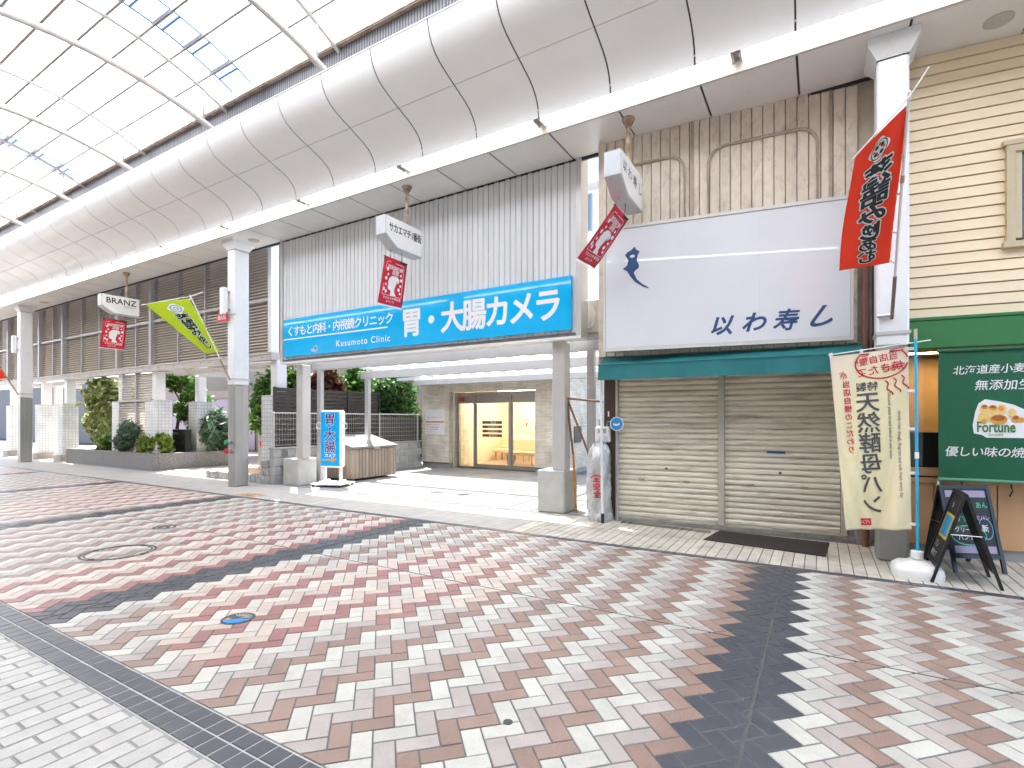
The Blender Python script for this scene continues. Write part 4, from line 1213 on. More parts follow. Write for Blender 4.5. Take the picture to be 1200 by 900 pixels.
shrub('juniper_shrub', 'feathery grey green shrub at the front of the planter', (-18.75, 7.95, .98), (.95, .42, .60), 6500, .06, LF_GREY, 22, base=.44, asp=4.5)
shrub('azalea_shrub', 'rounded bright green and reddish shrub at the planter corner', (-17.45, 7.98, .80), (.85, .42, .52), 6500, .075, LF_LIME, 23, base=.44)
shrub('fern_shrub', 'soft blue green shrub behind the planter return wall', (-17.3, 9.75, 1.05), (1.1, .8, 1.0), 7500, .065, LF_GREY, 24, base=.44, asp=4, lumps=26)
shrub('lime_hedge', 'clipped lime green hedge behind the dark stone name plate', (-18.3, 9.35, .98), (.75, .35, .18), 2600, .05, LF_LIME, 25, base=.44)
shrub('low_green_shrub', 'small dark green shrub under the variegated bush', (-20.2, 7.95, .72), (.5, .3, .34), 2500, .05, LF_MID, 27, base=.44)
tr = thing('small_tree', 'slim garden tree with leaning trunk behind the planter', 'tree', (-18.7, 9.3, .44))
mb = MB(); mb.tube([(-19.0, 9.3, .44), (-18.9, 9.3, 1.2), (-18.62, 9.3, 2.2), (-18.5, 9.25, 3.0)], [.06, .055, .045, .03], 8)
mb.tube([(-18.62, 9.3, 2.1), (-18.9, 9.2, 2.5), (-19.3, 9.2, 2.8)], [.03, .02, .012], 6); mb.tube([(-18.75, 9.3, 1.8), (-18.3, 9.4, 2.2), (-17.9, 9.4, 2.35)], [.025, .018, .01], 6)
part('trunk', mb, BARK, tr)
mb = MB()
for q, (c, rd, n) in enumerate((((-19.4, 9.2, 2.75), (.6, .5, .45), 1700), ((-18.5, 9.2, 2.9), (.75, .6, .45), 2200), ((-17.8, 9.4, 2.35), (.55, .5, .4), 1500), ((-19.0, 9.4, 1.9), (.4, .4, .45), 900), ((-18.0, 9.2, 1.75), (.4, .4, .4), 900))):
    leaves(mb, c, rd, n, .07, 60 + q, lumps=7, lump_r=.38)
part('crown', mb, LF_MID, tr)
np_ = thing('stone_name_plate', 'dark polished stone name plate with white lettering among the shrubs', 'sign', (-17.5, 8.75, .44))
BSTONE = mat('black_granite', (.028, .03, .032), .25, .3, 60)
mb = MB(); mb.cbox(-18.05, -17.02, 8.62, 8.80, .44, 1.20, .01); part('slab', mb, BSTONE, np_)
lettering(plane((-17.85, 8.617, 1.03), (1, 0, 0), (0, 0, 1)), [('BRANZ', .12, 0, 0, {'spacing': 1.1}), ('- - - - - -', .05, 0, -.09, {})], mat('stone_letter', (.6, .6, .58), .5), np_)

# entrance court, kerb, low blocks
en = rootstruct('entrance_court')
mb = MB(); mb.box(-36, -11.07, 7.60, 16, -.006, .003); part('court_floor', mb, mat('court_tile', (.52, .45, .38), .7, .1, 5, .2, 50, dirt=.2, dscale=2), en)
mb = MB(); mb.box(-13.4, -11.08, 8.05, 9.6, .003, .25); mb.box(-14.2, -13.4, 9.6, 10.6, .003, .25); part('court_step', mb, mat('step_stone', (.50, .36, .25), .7, .1, 5), en)
lb = thing('stone_kerb', 'low kerb of split grey stone blocks at the entrance of the apartments', 'kerb', (-12.2, 7.5, 0))
for k in range(14):
    x = -13.75 + k * .195
    mb = MB(); mb.cbox(x + .004, x + .19, 7.46 - .0, 7.60, 0, .19 + rng.uniform(-.008, .008), .012); part('stone_block', mb, mat('split_block', (.40, .40, .39), .9, .35, 14, .6, 40, rnd=.2), lb)
sk = thing('stone_stack', 'short stack of rough stone blocks beside the block wall end', 'stones', (-11.2, 7.5, 0))
for k in range(3):
    mb = MB(); mb.cbox(-11.32, -11.07, 7.40, 7.62, k * .185 + .001, k * .185 + .18, .018); part('stone_block', mb, MATS['split_block'], sk)
ic = thing('intercom_stand', 'stainless intercom stand with red label behind the flag column', 'intercom', (-12.7, 8.5, 0))
mb = MB(); mb.cbox(-12.95, -12.72, 8.40, 8.60, .0, 1.22, .01); part('pillar', mb, STEEL, ic)
mb = MB(); mb.box(-12.86, -12.74, 8.392, 8.399, .78, .93); part('red_label', mb, RED, ic)
mb = MB(); mb.lathe((-12.83, 8.39, 1.12), [(.0, -.05), (.05, -.02), (.05, .03), (.0, .05)], 12); part('camera_dome', mb, STEEL, ic)
db = thing('delivery_locker', 'grey metal delivery locker behind the intercom stand', 'locker', (-12.4, 9.0, 0))
mb = MB(); mb.cbox(-12.70, -12.15, 8.85, 9.4, .25, 1.22, .01); part('body', mb, mat('locker', (.30, .29, .27), .45, .05), db)
for k in range(3): part('locker_door', MB().cbox(-12.68, -12.17, 8.835, 8.85, .28 + k * .31, .56 + k * .31, .004), mat('locker_door', (.34, .33, .31), .4), db)
shrub('climbing_hedge', 'tall narrow green shrub behind the intercom stand', (-13.3, 9.9, 1.5), (.8, .6, 1.6), 8500, .08, LF_MID, 26, base=0)

# apartment building behind the screen
ap = thing('apartment_building', 'white apartment building with balconies behind the louvred screen', 'building', (-22, 14, 0))
APW = mat('apartment_wall', (.66, .65, .64), .7, .05, 1, dirt=.1, dscale=.8)
mb = MB(); mb.box(-75, -13.6, 14.5, 22, 0, 3.9); part('low_wall', mb, mat('low_wall', (.20, .175, .165), .7, .05, 1), ap)
mb = MB(); mb.box(-52, -17.5, 24.5, 36, 0, 24); part('wall', mb, APW, ap)
mb = MB(); mb.box(-21.5, -12.6, 11.2, 14.49, 2.72, 3.05); part('entrance_canopy', mb, mat('canopy_grey', (.20, .19, .20), .4, .05), ap)
part('canopy_fascia', MB().box(-21.5, -12.6, 11.15, 11.2, 2.60, 3.1), mat('canopy_fascia', (.28, .26, .27), .45, .05), ap)
mb = MB(); mb.box(-20.0, -14.2, 14.40, 14.49, 0, 2.6); part('entrance_glass', mb, mat('dark_glass', (.02, .025, .025), .08, spec=.6), ap)
for x in (-20, -18.5, -17, -15.6, -14.2): part('door_frame', MB().box(x - .04, x + .04, 14.36, 14.40, 0, 2.6), GREYM, ap)
mb = MB(); mb.box(-30, -22.5, 14.44, 14.49, .1, 2.5); part('garage_shutter', mb, mat('purple_panel', (.22, .19, .27), .5, .05), ap)
WINM = mat('window_dark', (.08, .10, .12), .1, spec=.6)
for fl in range(7):
    z = 2.2 + fl * 3.0
    mb = MB(); mb.box(-50, -18, 23.0, 24.49, z, z + .2); part('balcony_slab', mb, APW, ap)
    mb = MB(); mb.box(-50, -18, 22.95, 23.0, z + .1, z + 1.25); part('balcony_parapet', mb, APW, ap)
    for x in (-41.5, -38.2, -35.6, -33.0, -30.0):
        o = part('window', MB().box(x, x + 1.3, 24.46, 24.495, z + .3, z + 2.3), WINM, ap)
        part('frame', MB().box(x + .62, x + .68, 24.44, 24.46, z + .3, z + 2.3), ALU, o)
    for x in (-39, -36.2, -33.6): part('vent_cap', MB().tube([(x, 24.3, z + 2.0), (x, 24.48, z + 2.0)], .16, 12), GREYM, ap)

# white house behind the clinic seen in the gap
hs = thing('white_house', 'white multi storey house with small windows seen through the gap between shops', 'building', (-8, 20, 0))
mb = MB(); mb.box(-14, -6.4, 20, 28, 0, 18); part('wall', mb, mat('render_white', (.78, .78, .78), .7, .03), hs)
for zf in (4.6, 9.35, 14.1):
    o = part('window', MB().box(-8.46, -8.12, 19.97, 20.01, zf, zf + 1.45), mat('window_blue', (.16, .22, .28), .5, spec=.3), hs)
    part('frame', MB().box(-8.51, -8.46, 19.95, 20.0, zf - .05, zf + 1.5).box(-8.12, -8.07, 19.95, 20.0, zf - .05, zf + 1.5).box(-8.46, -8.12, 19.95, 20.0, zf + 1.45, zf + 1.5).box(-8.46, -8.12, 19.95, 20.0, zf - .05, zf), GREYM, o)
    part('window_hood', MB().box(-8.25, -6.5, 19.4, 20.0, zf + 1.65, zf + 2.3), APW, hs)
part('roof', MB().box(-14.2, -6.2, 19.8, 28.2, 18, 18.3), GREYM, hs)

# ================================================================== SUSHI SHOP (rotated 4.5 degrees)
def rotT(ox, oy, a):
    ca, sa = math.cos(R(a)), math.sin(R(a))
    return lambda x, y, z: (ox + x * ca - y * sa, oy + x * sa + y * ca, z)
TSu = rotT(-2.80, 7.16, 4.5)
su = thing('shuttered_shop', 'old two storey shop with weathered plank upper wall and closed roller shutters', 'building', (-1.2, 8, 0))
PLK = mat('weathered_plank', (.66, .59, .49), .75, .1, 5, .3, 60, rnd=.06, dirt=.6, dscale=4.5, dcol=(.16, .125, .10), streak=(2, 2, 1))
nP = 25; wP = 3.20 / nP
mb = MB(TSu); mb.box(0, 3.2, .03, 6.0, 2.3, 6.6); part('core_wall', mb, CONCD, su)
mb = MB(TSu); mb.box(.0, .15, .30, 6.0, 0, 2.3); mb.box(3.05, 3.2, .30, 6.0, 0, 2.3); mb.box(.15, 3.05, .6, 6.0, 0, 2.3); part('lower_wall', mb, CONCD, su)
for i in range(nP):
    mb = MB(TSu); mb.cbox(i * wP + .005, (i + 1) * wP - .005, 0, .028, 2.42, 5.75, .005); part('wall_plank', mb, PLK, su)
TRIM = mat('arch_trim', (.38, .32, .26), .7, .15, 8, dirt=.4, dscale=5)
def arch_pts(x0, x1, z0, z1, r, n=8):
    pts = [(x0, z0), (x0, z1 - r)]
    pts += [(x0 + r - r * math.cos(a), z1 - r + r * math.sin(a)) for a in np.linspace(0, math.pi / 2, n)[1:]]
    pts += [(x1 - r + r * math.sin(a), z1 - r + r * math.cos(a)) for a in np.linspace(0, math.pi / 2, n)]
    return pts + [(x1, z0)]
for x0, x1 in ((.28, 1.22), (1.52, 2.78)):
    mb = MB(TSu); mb.tube([(x, -.012, z) for x, z in arch_pts(x0, x1, 4.05, 5.12, .22)], .02, 6); part('arch_trim', mb, TRIM, su)
for x in (1.30, 2.90):
    mb = MB(TSu); mb.box(x, x + .035, -.012, 0, 4.0, 5.6); part('corner_batten', mb, TRIM, su)
mb = MB(TSu); mb.box(3.2, 3.38, .04, .3, 4.6, 5.6); part('side_return', mb, mat('return_beige', (.50, .44, .34), .7, .1, 5, dirt=.3), su)
mb = MB(TSu); mb.box(3.2, 3.36, .12, .3, 0, 4.6); part('side_pier', mb, CONCD, su)
# lower front: brown panel, guide rails, shutters
mb = MB(TSu); mb.box(.02, .19, .26, .30, .06, 2.3); part('brown_panel', mb, mat('brown_panel', (.055, .03, .02), .45, .2, 6), su)
part('bell_push', MB(TSu).box(.075, .095, .25, .26, 1.55, 1.63), PWHITE, su)
mb = MB(TSu); mb.box(0, 3.3, .05, .30, 2.12, 2.44); part('shutter_box', mb, mat('box_beige', (.46, .41, .34), .7, .1, 5, dirt=.3, dscale=4), su)
SHUT = mat('shutter_slat', (.74, .69, .58), .5, .08, 7, rnd=.12, dirt=.95, dscale=2.4, dcol=(.14, .085, .05), streak=(.7, .7, 9))
FRAME = mat('shutter_frame', (.47, .45, .38), .5, .08, 6, dirt=.35, dscale=5, dcol=(.2, .13, .08))
for xa, xb in ((.19, .225), (1.62, 1.70), (3.06, 3.12)):
    mb = MB(TSu); mb.cbox(xa, xb, .255, .36, .05, 2.15, .004); part('guide_rail', mb, FRAME, su)
for nm, xa, xb, lbl in (('roller_shutter', .226, 1.619, 'left'), ('roller_shutter', 1.701, 3.059, 'right')):
    t = thing(nm, 'closed beige roller shutter with rusty stains, %s of the two' % lbl, 'shutter', TSu((xa + xb) / 2, .33, .05), 'roller shutters')
    z = .07; me = None; H_ = .0775
    loc0 = Vector(TSu(xa, .30, 0))
    while z < 2.12:
        if me is None:
            ca, sa = math.cos(R(4.5)), math.sin(R(4.5))
            prof = [(0.012, .0), (.004, .010), (0.0, .030), (.002, .050), (.010, .062), (.022, .066), (.024, .0775)]
            L_ = xb - xa
            vs_ = [(L_ * s_ * ca - y * sa, L_ * s_ * sa + y * ca, zz) for s_ in (0, 1) for (y, zz) in prof]
            n2 = len(prof)
            fs_ = [(i, n2 + i, n2 + i + 1, i + 1) for i in range(n2 - 1)]
            me = bpy.data.meshes.new('slat'); me.from_pydata(vs_, [], fs_); me.materials.append(SHUT); me.update()
        place('slat', me, (loc0.x, loc0.y, z), t); z += H_
    mb = MB(TSu); mb.cbox(xa, xb, .29, .33, .03, .068, .005); part('bottom_bar', mb, FRAME, t)
    xm = (xa + xb) / 2
    mb = MB(TSu); mb.cbox(xm - .16, xm - .05 + .11, .292, .299, 1.06 if lbl == 'right' else 1.42, 1.085 if lbl == 'right' else 1.44, .002)
    part('letter_slot', mb, NAVY if lbl == 'right' else PWHITE, t)
    mb = MB(TSu); mb.tube([(xm, .296, .80), (xm, .302, .80)], .017, 10); part('lock', mb, IRON, t)
    for dx in (-.35, .28):
        mb = MB(TSu); mb.cbox(xm + dx - .045, xm + dx + .045, .291, .299, .615, .635, .002); part('finger_pull', mb, mat('brass_pull', (.42, .30, .13), .5), t)
    mb = MB(TSu); mb.cbox(xm - .1, xm + .08, .282, .29, .045, .068, .002); part('handle', mb, STEEL, t)
mb = MB(TSu); mb.box(-.02, 3.4, .24, .45, -.005, .045); part('door_sill', mb, CONCD, su)
# downpipe right of shop
mb = MB(TSu); mb.tube([(3.27, -.03, .0), (3.27, -.03, 3.5)], .04, 10); tag(part('downpipe', mb, mat('brown_pipe', (.17, .07, .045), .5, .1)), 'brown downpipe between the shuttered shop and the right column', 'pipe')

# shop sign, left end nearer to the street
A_, B_ = Vector((-2.608, 6.868, 0)), Vector((.340, 7.35, 0))
ux = (B_ - A_).normalized(); nn = Vector((ux.y, -ux.x, 0))
Ls = (B_ - A_).length
TSg = lambda x, y, z: A_ + ux * x - nn * y + Vector((0, 0, z))
sg = thing('shop_sign', 'large white lightbox shop sign with navy brush lettering', 'sign', (-1.2, 7.2, 2.46))
mb = MB(TSg); mb.cbox(0, Ls, .012, .16, 2.456, 4.178, .01); part('case', mb, mat('sign_case', (.60, .58, .55), .5, .06, 5, dirt=.3, dscale=4), sg)
for k in range(3):
    a, b = .03 + k * (Ls - .06) / 3, .03 + (k + 1) * (Ls - .06) / 3
    mb = MB(TSg); mb.box(a + .0006, b - .0006, .004, .0118, 2.50, 4.135); part('face_panel', mb, SIGNW, sg)
mb = MB(TSg); mb.box(0, Ls, -.008, .012, 4.14, 4.182); mb.box(0, Ls, -.008, .012, 2.452, 2.492); mb.box(0, .028, -.0081, .012, 2.492, 4.14); mb.box(Ls - .028, Ls, -.0081, .012, 2.492, 4.14); part('edge_frame', mb, mat('sign_frame', (.62, .61, .58), .4, .06, dirt=.25, dscale=6), sg)
mfg = lambda x, y: TSg(x, .001, 2.456 + y)
# brush mark
mb = MB()
flat(mb, mfg, [(.30, 1.32), (.345, 1.36), (.375, 1.37), (.43, 1.42), (.455, 1.375), (.50, 1.345), (.47, 1.29), (.46, 1.22), (.49, 1.16), (.485, 1.12), (.44, 1.09), (.42, 1.06), (.46, .97), (.53, .90), (.61, .85), (.62, .83), (.55, .855), (.44, .93), (.37, 1.02), (.33, 1.09), (.27, 1.13), (.33, 1.17), (.345, 1.24)])
part('brush_mark', mb, NAVY, sg)
mb = MB(); mfg2 = lambda x, y: TSg(x, -.0005, 2.456 + y)
flat(mb, mfg2, ellipse(.40, 1.29, .035, .022, 14)); part('brush_mark_eye', mb, SIGNW, sg)
lettering(mfg, [('以', .26, 1.38, .17, {'bold': .028, 'shear': .25, 'sx': 1.1}), ('わ', .27, 1.76, .18, {'bold': .025, 'shear': .3, 'sx': 1.05}), ('寿', .28, 2.12, .18, {'bold': .02, 'shear': .25}), ('し', .29, 2.45, .20, {'bold': .025, 'shear': .6, 'sx': 1.1})], NAVY, sg)

# awning
aw = thing('teal_awning', 'teal green fabric awning over the roller shutters', 'awning', (-1.2, 7.2, 2.2))
TEAL = mat('teal_fabric', (.012, .155, .165), .7, .08, 3, .25, 130, dirt=.15, dscale=2.5, dcol=(.10, .2, .2))
def awf(u, v):
    x = .10 + 3.16 * u
    wv = .010 * math.sin(u * 23) + .006 * math.sin(u * 57 + 1)
    if v < .5:
        q = v / .5; y = .07 - .40 * q; z = 2.425 - .165 * q + wv * q - .012 * math.sin(math.pi * q)
    else:
        q = (v - .5) / .5; y = -.33 - .012 * q + wv * q * 1.2; z = 2.26 - .205 * q
    return TSu(x, y, z)
mb = MB(); mb.grid(awf, 60, 14); part('canvas', mb, TEAL, aw, solid=.004)
mb = MB(TSu); mb.tube([(.10, -.318, 2.250), (3.25, -.318, 2.250)], .010, 6); part('front_bar', mb, ALU, aw)
mb = MB(TSu); mb.tube([(.10, -.345, 2.262), (3.25, -.345, 2.262)], .004, 5); part('seam', mb, mat('teal_seam', (.005, .07, .08), .8), aw)
mb = MB(TSu); mb.tube([(.14, .06, 2.39), (.14, -.31, 2.235)], .012, 6); mb.tube([(3.24, .06, 2.40), (3.24, -.32, 2.25)], .012, 6); part('arm', mb, BLACK, aw)

# white prop pole under the awning's left end
pp = thing('awning_prop', 'white prop pole with black rubber foot under the left end of the awning', 'pole', (-2.715, 7.12, 0))
part('pole', MB().tube([(-2.715, 7.12, .10), (-2.70, 7.0, 2.28)], .02, 10), W, pp)
part('rubber_foot', MB().tube([(-2.715, 7.12, .0), (-2.715, 7.12, .14)], .026, 10), BLACK, pp)

# gas cylinder under silver cover, meter, vent pipe with blue disc, bamboo frame, AC unit
gc = thing('covered_gas_cylinder', 'gas cylinder wrapped in a wrinkled silver cover with red print', 'gas cylinder', (-2.86, 7.36, 0))
def covf(u, v):
    a = 2 * math.pi * u; z = 1.13 * v
    r = .168 + .014 * math.sin(3 * a + 7 * v) + .012 * math.sin(5 * a - 13 * v + 1) + .006 * math.sin(13 * a + 31 * v) + .005 * math.sin(17 * a - 47 * v) + .008 * math.sin(9 * a + 21 * v) * (1 if v < .25 or v > .7 else .35)
    if v > .80: r *= 1 - ((v - .80) / .2) ** 2 * .55
    if v < .08: r *= 1.06
    return (-2.86 + r * 1.02 * math.cos(a), 7.36 + r * math.sin(a), z + .012 * math.sin(4 * a) * (1 - v) + .03 * math.sin(a * 2 + 1) * v)
mb = MB(); mb.grid(covf, 64, 56); mb.f.append(tuple(56 * 65 + i for i in range(64))[::-1])
part('silver_cover', mb, mat('silver_cloth', (.52, .53, .54), .40, .08, 6, .9, 18, metal=.35), gc, smooth=True)
mb = MB(); mb.tube([(-2.86 + .168 * math.cos(a), 7.36 + .168 * math.sin(a), .72 + .03 * math.sin(a)) for a in np.linspace(0, 6.28, 28)], .007, 5); part('tie_cord', mb, GREYM, gc)
def cylmap(x, y):
    a = -1.42 + x / .178; return (-2.86 + .19 * math.cos(a), 7.36 + .19 * math.sin(a), y)
lettering(cylmap, [('安', .115, -.055, .47, {'bold': .03}), ('全', .115, -.05, .36, {'bold': .03})], mat('cover_red', (.65, .03, .03), .5), gc)
mb = MB(); stroke(mb, cylmap, ellipse(0, .62, .085, .06, 12, .2, 2.9), .018); flat(mb, cylmap, ellipse(0, .625, .03, .025, 12)); stroke(mb, cylmap, [(-.05, .59), (.05, .59)], .02); part('red_emblem', mb, MATS['cover_red'], gc)
gmt = thing('gas_meter', 'white gas meter with pipes above the silver cover', 'meter', (-2.80, 7.42, 1.15))
mb = MB(); mb.cbox(-2.93, -2.70, 7.36, 7.50, 1.16, 1.40, .02); part('meter_body', mb, W, gmt)
mb = MB(); mb.cbox(-2.88, -2.75, 7.35, 7.36, 1.30, 1.37, .003); part('display', mb, GREYM, gmt)
mb = MB(); mb.cbox(-2.87, -2.74, 7.348, 7.36, 1.19, 1.26, .003); part('dial_plate', mb, mat('dial', (.55, .6, .65), .3), gmt)
mb = MB(); mb.tube([(-2.88, 7.43, 1.40), (-2.88, 7.43, 1.5), (-2.86, 7.5, 1.52)], .016, 8); mb.tube([(-2.76, 7.43, 1.40), (-2.76, 7.43, 1.47), (-2.62, 7.46, 1.47), (-2.62, 7.46, .3)], .016, 8); mb.tube([(-2.82, 7.43, 1.16), (-2.84, 7.42, 1.0)], .014, 8); part('pipe', mb, GREYM, gmt)
bd = thing('blue_disc_sign', 'small round blue sign on a grey vent pipe by the gas meter', 'sign', (-2.60, 7.3, 0))
mb = MB(); mb.tube([(-2.575, 7.36, .02), (-2.575, 7.36, 1.48)], .018, 8); part('pipe', mb, GREYM, bd)
mb = MB(); mb.tube([(-2.575, 7.335, 1.44), (-2.575, 7.328, 1.44)], .105, 24); part('rim', mb, PWHITE, bd)
mb = MB(); mb.tube([(-2.575, 7.327, 1.44), (-2.575, 7.324, 1.44)], .092, 24); part('disc', mb, mat('disc_blue', (.03, .28, .62), .3), bd)
mfd = plane((-2.575, 7.3225, 1.44), (1, 0, 0), (0, 0, 1))
mb = MB(); flat(mb, mfd, [(-.05, -.02), (.0, -.03), (.05, -.01), (.05, .015), (0, -.002), (-.05, .01)]); part('white_mark', mb, PWHITE, bd)
bb = thing('bamboo_frame', 'orange and brown bamboo pole frame leaning beside the concrete post base', 'pole frame', (-3.38, 7.75, 0))
BAM = mat('bamboo', (.46, .22, .06), .5, .2, 12); BAMD = mat('bamboo_brown', (.20, .10, .055), .6, .2, 12)
part('pole', MB().tube([(-3.385, 7.70, 0), (-3.42, 7.66, .95)], .02, 8), BAM, bb)
part('pole', MB().tube([(-3.42, 7.66, .93), (-3.52, 7.62, 1.87)], .018, 8), BAMD, bb)
part('pole', MB().tube([(-3.53, 7.62, 1.85), (-2.90, 7.62, 1.78)], .018, 8), BAMD, bb)
part('pole', MB().tube([(-3.51, 7.64, 1.82), (-3.10, 7.60, .90)], .018, 8), BAMD, bb)
ac = thing('air_conditioner', 'beige outdoor air conditioner unit in the gap beside the white shop sign', 'air conditioner', (-3.1, 7.8, 2.86))
ACM = mat('ac_beige', (.58, .55, .48), .5, .05, 5, dirt=.2, dscale=5)
mb = MB(); mb.cbox(-3.36, -2.97, 7.70, 8.0, 2.88, 3.42, .015); part('body', mb, ACM, ac)
mb = MB(); mb.cbox(-3.30, -3.16, 7.692, 7.70, 2.95, 3.12, .003); part('valve_cover', mb, W, ac)
mb = MB(); mb.tube([(-3.1, 7.68, 3.3), (-3.05, 7.66, 3.15), (-3.08, 7.66, 3.0), (-3.18, 7.68, 2.95)], .015, 6); part('hose', mb, W, ac)
mb = MB(); mb.box(-3.42, -2.90, 7.70, 8.02, 2.82, 2.875); part('shelf', mb, GREYM, ac)
# narrow neighbour building side behind the forecourt (green strip, dark wall)
nb = thing('neighbour_wall', 'narrow olive green and dark wall seen behind the right pergola post', 'wall', (-4, 14, 0))
part('olive_wall', MB().box(-5.0, -4.4, 14.2, 14.3, 0, 2.6), mat('olive', (.34, .36, .16), .7), nb)
part('dark_wall', MB().box(-4.4, -2.6, 13.2, 13.3, 0, 2.7), mat('dark_panel', (.09, .08, .075), .7), nb)

# doormat and drain grate
mb = MB(); mb.add([(-1.25, 6.76, .006), (.055, 6.60, .006), (.10, 7.36, .006), (-1.16, 7.40, .006)], [(0, 1, 2, 3)])
mt = part('doormat', mb, mat('rubber_mat', (.035, .027, .024), .85, .2, 60, .8, 200), solid=.009)
tag(mt, 'dark brown rubber mat lying in front of the right shutter', 'mat')
gr = thing('drain_grate', 'narrow steel drain grating in front of the left shutter', 'drain grate', (-1.9, 7.3, 0))
for k in range(34):
    x = -2.50 + k * .037; yb = 7.34 - (x + 2.5) * .06
    part('grate_bar', MB().box(x, x + .018, yb - .07, yb + .09, -.004, .006), IRON, gr)

# ================================================================== RIGHT SHOP (rotated 7 degrees)
TR = rotT(.82, 7.23, 7.0)
rs = thing('bakery_building', 'bakery with cream weatherboard upper wall and timber front under a green fascia', 'building', (1.8, 8, 0))
SID = mat('cream_siding', (.84, .69, .48), .5, .04, 2, rnd=.02, dirt=.08, dscale=2)
k = 0; z = 2.62
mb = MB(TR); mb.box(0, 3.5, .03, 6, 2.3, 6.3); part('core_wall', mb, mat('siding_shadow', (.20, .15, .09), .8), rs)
while z < 5.8:
    x1 = 3.5
    segs = [(0, x1)] if not (3.30 < z + .06 < 4.40) else [(0, .86), (1.85, x1)]
    for a, b in segs:
        mb = MB(TR); mb.add([(a, -.002, z), (b, -.002, z), (b, .014, z + .108), (a, .014, z + .108), (a, .03, z), (b, .03, z), (b, .03, z + .108), (a, .03, z + .108)],
               [(0, 1, 2, 3), (0, 4, 5, 1), (3, 2, 6, 7), (0, 3, 7, 4), (1, 5, 6, 2)])
        part('siding_board', mb, SID, rs)
    z += .117
wn = part('window', MB(TR).box(.93, 1.78, .012, .03, 3.40, 4.30), mat('wired_glass', (.10, .13, .15), .15, .3, 60, spec=.6), rs)
mb = MB(TR)
mb.box(.86, .93, -.05, .03, 3.33, 4.37); mb.box(1.78, 1.85, -.05, .03, 3.33, 4.37); mb.box(.93, 1.78, -.05, .03, 4.30, 4.37); mb.box(.83, 1.88, -.07, .03, 3.30, 3.36); mb.box(.83, 1.88, -.06, .03, 4.37, 4.42)
part('frame', mb, mat('window_cream', (.56, .46, .31), .5, .05), wn)
mb = MB(TR); mb.box(.94, .99, -.02, .012, 3.40, 4.30); mb.box(1.33, 1.38, -.02, .012, 3.40, 4.30); part('sash', mb, mat('window_cream2', (.62, .53, .38), .5), wn)
GRN = mat('green_fascia', (.03, .17, .05), .45, .05, 4)
mb = MB(TR); mb.cbox(-.0, 3.5, -.14, .03, 2.27, 2.58, .01); part('green_fascia', mb, GRN, rs)
mb = MB(TR); mb.box(-.02, 3.5, -.15, .03, 2.58, 2.61); part('fascia_cap', mb, GRN, rs)
WOODP = mat('oak_panel', (.60, .34, .17), .45, .08, 4, streak=(1, 1, .15), rnd=.05)
for xa, xb in ((-.02, .26), (.27, .80), (.81, 1.35), (1.36, 1.9), (1.91, 2.6)):
    mb = MB(TR); mb.cbox(xa, xb, .02, .05, .12, .80, .004); part('timber_panel', mb, WOODP, rs)
mb = MB(TR); mb.cbox(-.02, 3.4, .0, .06, .80, .86, .005); mb.cbox(-.02, 3.4, .0, .06, .88, .97, .005); part('timber_rail', mb, WOODP, rs)
mb = MB(TR); mb.box(-.02, 3.4, .05, .2, 0, .12); part('base_kerb', mb, mat('base_grey', (.33, .32, .30), .85, .1, 8, .3, 50), rs)
mb = MB(TR); mb.box(.0, 3.4, .08, .09, .97, 2.27); part('shop_window', mb, glass('shop_glass'), rs)
mb = MB(TR); mb.cbox(-.02, .03, .03, .10, .97, 2.27, .004); part('window_post', mb, WOODP, rs)
mb = MB(TR); mb.box(.0, 3.4, 1.1, 1.2, 0, 2.4); part('interior_wall', mb, mat('interior_oak', (.62, .36, .15), .6), rs)
part('interior_light', MB(TR).box(.0, 3.0, .5, .7, 2.30, 2.33), emit('bakery_light', (1.0, .70, .38), 6.0), rs)
part('interior_counter', MB(TR).box(.02, 3.0, .5, .8, .0, 1.35), mat('dark_counter', (.05, .05, .055), .5), rs)
mb = MB(TR); mb.box(-.17, -.03, -.02, .12, 0, 2.6); part('green_corner_post', mb, GRN, rs)

bk = thing('green_banner', 'dark green hanging banner with white handwriting and a bread picture', 'banner', Vector(TR(1.3, -.17, .8)))
BGR = mat('banner_green', (.004, .105, .045), .55, .04, 2, .1, 90)
def bnf(u, v): return TR(.25 + 2.05 * u, -.175 + .014 * math.sin(u * 9 + 1) * v + .01 * math.sin(u * 4 + v * 5), 2.235 - 1.38 * v)
mb = MB(); mb.grid(bnf, 40, 24); part('cloth', mb, BGR, bk, solid=.003)
part('bottom_bar', MB().tube([TR(.24, -.175, .865), TR(2.3, -.175, .865)], .02, 8), mat('pale_green_bar', (.10, .30, .18), .5), bk)
part('top_bar', MB().tube([TR(.24, -.175, 2.235), TR(2.3, -.175, 2.235)], .02, 8), BGR, bk)
for x in (.45, .85): part('hook', MB().tube([TR(x, -.17, .86), TR(x, -.17, .80), TR(x + .03, -.12, .77), TR(x + .03, -.05, .70)], .007, 6), BLACK, bk)
part('strap', MB(TR).box(.235, .255, -.18, -.175, .62, .87), PWHITE, bk)
def bmap(x, y):
    p = Vector(bnf(x / 2.05, 1 - y / 1.38)); q = Vector(TR(0, -.006, 0)) - Vector(TR(0, 0, 0)); return p + q
lettering(bmap, [('北海道産小麦100%', .10, .12, 1.13, {'bold': .010, 'shear': .12, 'spacing': .95, 'rot': .02}), ('無添加生地', .115, .30, .965, {'bold': .010, 'shear': .12}),
                 ('優しい味の焼きたてパン', .112, .05, .27, {'bold': .010, 'shear': .15, 'spacing': .9})], PWHITE, bk)
blog = lambda x, y: bmap(.285 + (x - .585) * .66, .46 + (y - .43) * 1.08)
